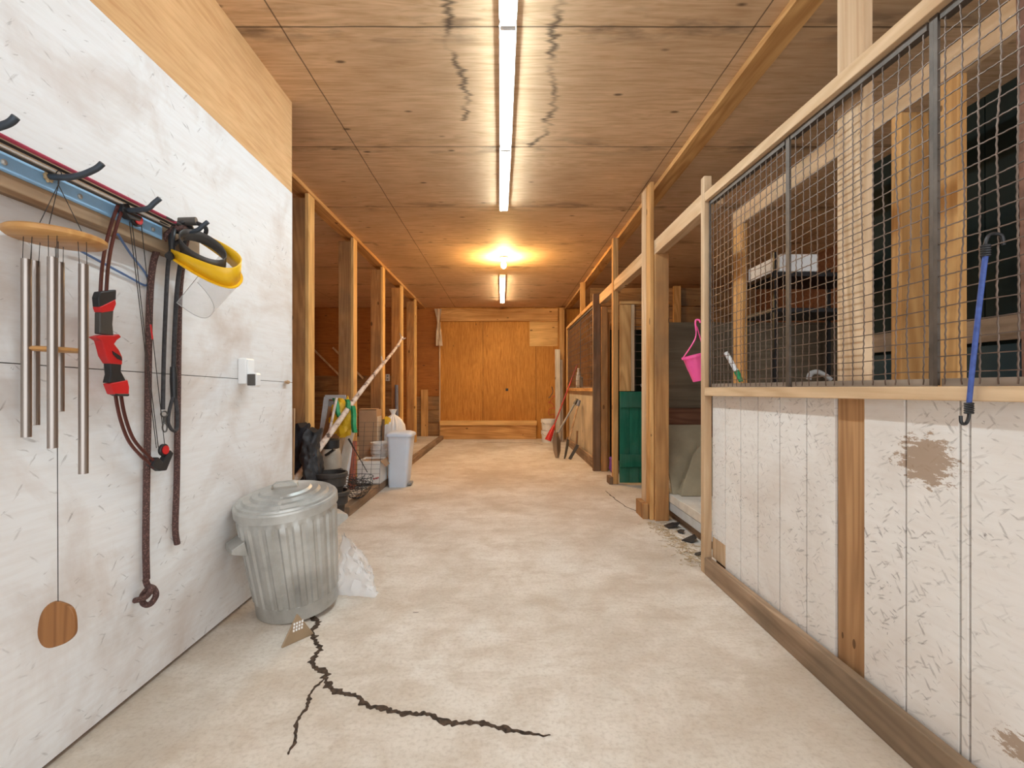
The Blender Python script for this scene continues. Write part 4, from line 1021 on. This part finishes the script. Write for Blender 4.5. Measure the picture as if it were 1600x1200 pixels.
# white pails
def pail(x, y, z, r, h, label, group=None, hoops=3, mark=False):
    t = thing('pail', label, 'bucket', (x, y, z), group=group); T = Matrix.Translation((x, y, z)); pr = [(r*.86,0),(r*.88,.006)]
    zz = h*.70
    pr.append((r*.95, zz))
    for k in range(hoops):
        z_ = zz+(h-zz)*k/hoops; pr += [(r*1.03, z_), (r*1.03, z_+.012), (r*.97, z_+.014)]
    pr += [(r, h-.01), (r*1.03, h-.008), (r*1.03, h), (r*.95, h), (r*.85, .02)]
    MB().lathe(pr, T, 36).done('pail_body', M['white_plastic'], t, smooth=True, ang=35)
    MB().tube(spl([(x-r, y, z+h*.92), (x-r*.6, y-r*.95, z+h*.62), (x+r*.6, y-r*.95, z+h*.60), (x+r, y, z+h*.92)], 6), .004, 6).done('bail', M['galv'], t, smooth=True)
    if mark:
        for i in range(4): MB().box(x-.02+i*.028, x-.004+i*.028, y-r*.93, y-r*.90, z+.06+.012*i, z+.075+.014*i).done('label_mark', M['black_plastic'], t)
pail(-1.535, 5.88, .062, .135, .43, 'white plastic pail behind the white carton in the left bay')
pail(.92, 10.25, 0, .15, .25, 'lower white pail of the stack in the far right corner', 'white pails by the end wall', 2, mark=True)
pail(.92, 10.25, .255, .152, .24, 'upper white pail of the stack in the far right corner', 'white pails by the end wall', 6)
# pedal bin
bx, by = -1.25, 5.66
t = thing('pedal_bin', 'tall white plastic pedal bin with lid standing at the kerb', 'bin', (bx, by, 0))
def rrect(w, d, r, n=6):
    out = []
    for cx_, cy_, a0 in ((w/2-r, d/2-r, 0), (-w/2+r, d/2-r, 90), (-w/2+r, -d/2+r, 180), (w/2-r, -d/2+r, 270)):
        for k in range(n+1): a = math.radians(a0+90*k/n); out.append((cx_+r*math.cos(a), cy_+r*math.sin(a)))
    return out
def loft(mb, secs):
    rings = [[mb.bm.verts.new((bx+dx+u, by+v, z)) for u, v in rrect(w, d, r)] for (w, d, r, z, dx) in secs]
    for A, B_ in zip(rings, rings[1:]):
        k = len(A)
        for j in range(k): mb.bm.faces.new((A[j], A[(j+1) % k], B_[(j+1) % k], B_[j]))
    mb.bm.faces.new(rings[0][::-1]); mb.bm.faces.new(rings[-1]); return mb
loft(MB(), [(.205,.25,.03,.0,-.02), (.215,.26,.035,.02,-.02), (.235,.28,.04,.16,-.012), (.245,.29,.045,.35,-.005), (.285,.31,.05,.58,0), (.29,.312,.05,.592,0)]).done('bin_body', M['bin_plastic'], t, smooth=True, ang=40)
loft(MB(), [(.315,.335,.055,.594,0), (.318,.338,.055,.612,0), (.30,.32,.06,.630,0), (.22,.24,.06,.648,0), (.10,.12,.04,.654,0)]).done('lid', M['bin_plastic'], t, smooth=True, ang=50)
MB().box(bx+.08, bx+.135, by-.06, by+.06, .015, .045).done('pedal', M['grey_plastic'], t, bevel=.006)
# white and yellow sack
t = thing('plastic_sack', 'tied white plastic sack with yellow print behind the pedal bin', 'sack', (-1.49, 6.28, FL))
MB().lathe([(.10,0),(.135,.03),(.14,.3),(.15,.52),(.145,.62),(.11,.68),(.07,.72),(.03,.745),(.022,.76),(.035,.79),(.05,.82)], Matrix.Translation((-1.49, 6.28, FL)), 40, wav=lambda j, z: .16*mnoise.noise(Vector((math.cos(j*.157)*2.2, math.sin(j*.157)*2.2, z*5)))+.10*math.sin(j*2.9)*(z > .6)).done('sack_body', M['foam'], t, smooth=True, ang=50)
MB().blob((-1.545, 6.17, .72), (.05,.012,.07), 3, .25, 6, 2).done('yellow_print', M['yellow_bag'], t, smooth=True)
# wire fence panel and wire basket
t = thing('garden_fence', 'thin wire garden fence panel standing before the white carton', 'fence panel', (-1.46, 5.12, .085))
mb = MB(); c0 = Vector((-1.64, 5.06, .087)); ux = Vector((.28, .03, 0)); uz = Vector((.01, .10, .70))
for i in range(15): mb.tube([c0+uz*i/14, c0+ux+uz*i/14], .0016, 4)
for i in range(4): mb.tube([c0+ux*i/3, c0+ux*i/3+uz], .0022, 4)
mb.done('wire_grid', M['black_plastic'], t)
t = thing('wire_basket', 'dark wire hanging basket frame lying beside the stacked planters', 'basket', (-1.46, 4.58, .085))
mb = MB(); ctr = Vector((-1.445, 4.60, .09))
ringp = lambda r, z: [ctr+Vector((r*math.cos(k*math.pi/12), r*math.sin(k*math.pi/12), z)) for k in range(24)]
for r, z in ((.155,.21), (.145,.14), (.115,.07), (.07,.02)): mb.tube(ringp(r, z), .003, 5, closed=True)
for k in range(16):
    a = k*math.pi/8; mb.tube(spl([ctr+Vector((r*math.cos(a+.3*math.sin(z*20)), r*math.sin(a+.3*math.sin(z*20)), z)) for r, z in ((.155,.21),(.15,.14),(.115,.07),(.06,.015),(0.01,.004))], 3), .0022, 4)
mb.done('wire_bowl', M['black_plastic'], t)
mb = MB()
for k in range(40):
    a, b_ = random.uniform(0, 6.28), random.uniform(0, 6.28); r1, r2 = random.uniform(.03,.12), random.uniform(.03,.12)
    p, q = ctr+Vector((r1*math.cos(a), r1*math.sin(a), random.uniform(.05,.22))), ctr+Vector((r2*math.cos(b_), r2*math.sin(b_), random.uniform(.05,.22)))
    mb.tube(spl([p, (p+q)/2+Vector((random.uniform(-.05,.05), random.uniform(-.05,.05), random.uniform(-.03,.04))), q], 3), .0026, 4)
mb.done('wire_tangle', M['pot'], t)
a, b = P(545, 686, 4.98), P(574, 738, 4.72)
MB().tube([a, a.lerp(b, .3), b], [.012,.006,.004], 6).done('thin_stake', M['thread'], smooth=True, label='thin dark stake slanting down into the wire basket', cat='stake')
p = P(598, 690, 6.05)
MB().bar((p.x-.02, 6.10, FL), P(599, 655, 6.1), .03, .02, up=(0,1,0)).done('dark_stake', M['old_z'], label='dark wooden stake upright beside the tied white sack', cat='stake')
p = P(621, 660, 8.3)
MB().tube([(p.x, 8.27, FL), (p.x-.01, 8.27, 1.22)], .03, 14).done('pipe', M['pipe_blue'], smooth=True, label='blue grey plastic pipe upright beside the fourth left post', cat='pipe')
p = P(606, 590, YB-.02)
t = thing('outlet_box', 'small white outlet plate on the end wall between left posts', 'outlet', (p.x, YB-.03, p.z-.08))
MB().box(p.x-.045, p.x+.045, YB-.045, YB-.0225, p.z-.08, p.z+.08).done('cover_plate', M['white_plastic'], t, bevel=.005)
for dz in (-.035, .035): MB().box(p.x-.016, p.x+.016, YB-.048, YB-.0455, p.z+dz-.018, p.z+dz+.018).done('socket', M['grey_plastic'], t)
for (a0, a1, lab) in (((470,526),(532,588),'long thin trim stick slanting between the first two left posts'), ((520,543),(568,592),'shorter thin trim stick slanting behind the second left post')):
    MB().bar(P(*a0, YB-.05), P(*a1, YB-.05), .04, .02, up=(0,1,0)).done('trim_stick', M['pale_z'], label=lab, cat='stick')
MB().blob(W(449, 597, -1.372), (.014,.03,.012), 2, .3, 4, 5).done('wood_splinter', M['scrap'], label='pinkish wood splinter stuck at the white wall edge', cat='splinter')
# plastic strip by the end wall
rows = []
for i in range(14):
    v = i/13; z = H+(CY-(482+58*v))*10.75/F; w = .05+.10*v if v > .4 else .16-.22*v
    rows.append([((684-CX)*10.75/F-w*.5+.03*v+u*w, 10.78+.02*math.sin(u*9+v*6), z) for u in (0, .25, .5, .75, 1)])
MB().grid(rows, .003, (0,1,0)).done('plastic_strip', M['curtain'], smooth=True, label='torn translucent plastic strip hanging by the end wall corner', cat='plastic sheet')
# ------------------------------------------------------------------ tools at the far right
def broom():
    a, b = P(858, 682, 9.55), P(902, 570, 9.55)
    a, b = Vector((a.x, 9.2, .16)), Vector((b.x+.0, 9.5, b.z))
    top = P(902, 570, 9.3); bot = P(866, 664, 9.0)
    t = thing('broom', 'red handled broom leaning against the far stall', 'broom', bot)
    MB().tube([bot, top], .014, 10).done('handle', M['red_paint'], t, smooth=True)
    hd = P(856, 688, 8.95)
    MB().tube([bot, bot.lerp(hd, .4), hd], [.02, .045, .065], 12).done('bristles', M['red'], t, smooth=True)
broom()
def shovel(label, top, bot, blade, mats, grip=True):
    t = thing('shovel', label, 'shovel', blade[-1])
    MB().tube([top, top.lerp(bot, .5), bot], .017, 10).done('shaft', M[mats[0]], t, smooth=True)
    d = (top-bot).normalized()
    MB().tube([top-d*.10, top], [.026, .03], 10).done('grip', M[mats[2]], t, smooth=True)
    s = Vector((1,0,0)); rows = []
    n = len(blade)
    for i, (p, w) in enumerate(zip(blade, mats[3])): rows.append([p+s*w*k+Vector((0, .03*abs(k), 0)) for k in (-1,-.5,0,.5,1)])
    MB().grid(rows, .006, (0,1,0)).done('blade', M[mats[1]], t, smooth=True)
Ys = 7.85
shovel('grey handled shovel with long pale blade leaning by the far stall', P(902, 624, 8.05), P(872, 676, Ys), [P(869, 676, Ys), P(870, 690, Ys), P(870.5, 705, Ys), Vector((P(871,716,Ys).x, Ys, .004))], ('grey_plastic', 'chime', 'gun', (.03,.07,.06,.03)))
Ys = 7.75
shovel('wooden handled spade with narrow dark blade right of the grey shovel', P(905, 626, 8.0), P(889, 687, Ys), [P(888, 686, Ys), P(886, 700, Ys), P(884, 712, Ys), Vector((P(882.5,716,Ys).x, Ys, .004))], ('scrap', 'gun', 'pipe_blue', (.02,.022,.018,.012)))
t = thing('garden_hoe', 'small dark hoe resting against the cream planks', 'hoe', P(890, 714, 7.7))
MB().tube([P(902, 673, 7.75), P(901, 695, 7.72)], .016, 8).done('handle', M['old_z'], t, smooth=True)
MB().bar(P(903, 695, 7.70), Vector((P(890, 714, 7.7).x, 7.7, .006)), .05, .012, up=(0,1,0)).done('blade', M['gun'], t)
for k, (px0, pyt, pxw, lab) in enumerate(((871, 546, 8, 'tall pale board leaning in the far right corner'), (877, 562, 4, 'narrow pale board right of the tallest corner board'))):
    a = P(px0+1, 690, 10.2+.1*k); b = P(px0, pyt, 10.45+.1*k)
    MB().bar(Vector((a.x, 10.2+.1*k, 0)), b, pxw*10.3/F, .025, up=(0,1,0)).done('leaning_board', M['scrap_pale'], bevel=.003, label=lab, cat='board')
# bottle and small can on the far sill
c = P(899, 606, 8.7); c.z = 1.164; c.x = 1.34
t = thing('bottle', 'white plastic bottle on the far stall sill', 'bottle', c)
MB().lathe([(.045,0),(.05,.01),(.05,.20),(.03,.29),(.018,.31)], Matrix.Translation(c), 20).done('bottle_body', M['white_plastic'], t, smooth=True)
MB().lathe([(.02,.312),(.02,.36),(.01,.37)], Matrix.Translation(c), 16).done('cap', M['white_plastic'], t, smooth=True)
c = Vector((1.345, 8.42, 1.164)); MB().lathe([(.035,0),(.035,.19),(.02,.20)], Matrix.Translation(c), 18).done('tin', M['grey_plastic'], smooth=True, label='narrow grey tin beside the white bottle on the far sill', cat='tin')
# coiled red cord on the corner board, small white hook on the wall
MB().tube(spl([P(862+5*math.sin(k*1.3), 655-3.2*k+3*math.cos(k*2.1), 10.35) for k in range(13)], 5), .006, 6).done('red_cord', M['red_paint'], smooth=True, label='tangled red cord hanging at the corner boards', cat='cord')
MB().tube(spl([P(862, 604, 10.3), P(864, 612, 10.3), P(860, 619, 10.3), P(857, 622, 10.3)], 5), .008, 6).done('sickle', M['gun'], smooth=True, label='small dark sickle hook hung above the red cord', cat='tool')

# ------------------------------------------------------------------ light, camera
w = bpy.data.worlds.new('daylight'); scene.world = w; w.use_nodes = True
bg = w.node_tree.nodes['Background']; bg.inputs[0].default_value = (.93,.97,1.0,1); bg.inputs[1].default_value = 1.0
cam = bpy.data.cameras.new('camera'); co = bpy.data.objects.new('camera', cam); COL.objects.link(co)
co.location = (0, 0, H); co.rotation_euler = (math.pi/2, 0, 0)
cam.sensor_width = 36; cam.lens = F/1600*36; cam.shift_x = (800-CX)/1600; cam.shift_y = (CY-600)/1600
cam.clip_start = .05
scene.camera = co
vs = scene.view_settings
scene.display_settings.display_device = 'sRGB'
vs.view_transform = 'Standard'; vs.look = 'None'; vs.gamma = 1; vs.use_curve_mapping = False; vs.exposure = 1.38
scene.cycles.use_denoising = True
scene.cycles.max_bounces = 10; scene.cycles.diffuse_bounces = 6; scene.cycles.transparent_max_bounces = 12
scene.cycles.sample_clamp_indirect = 6
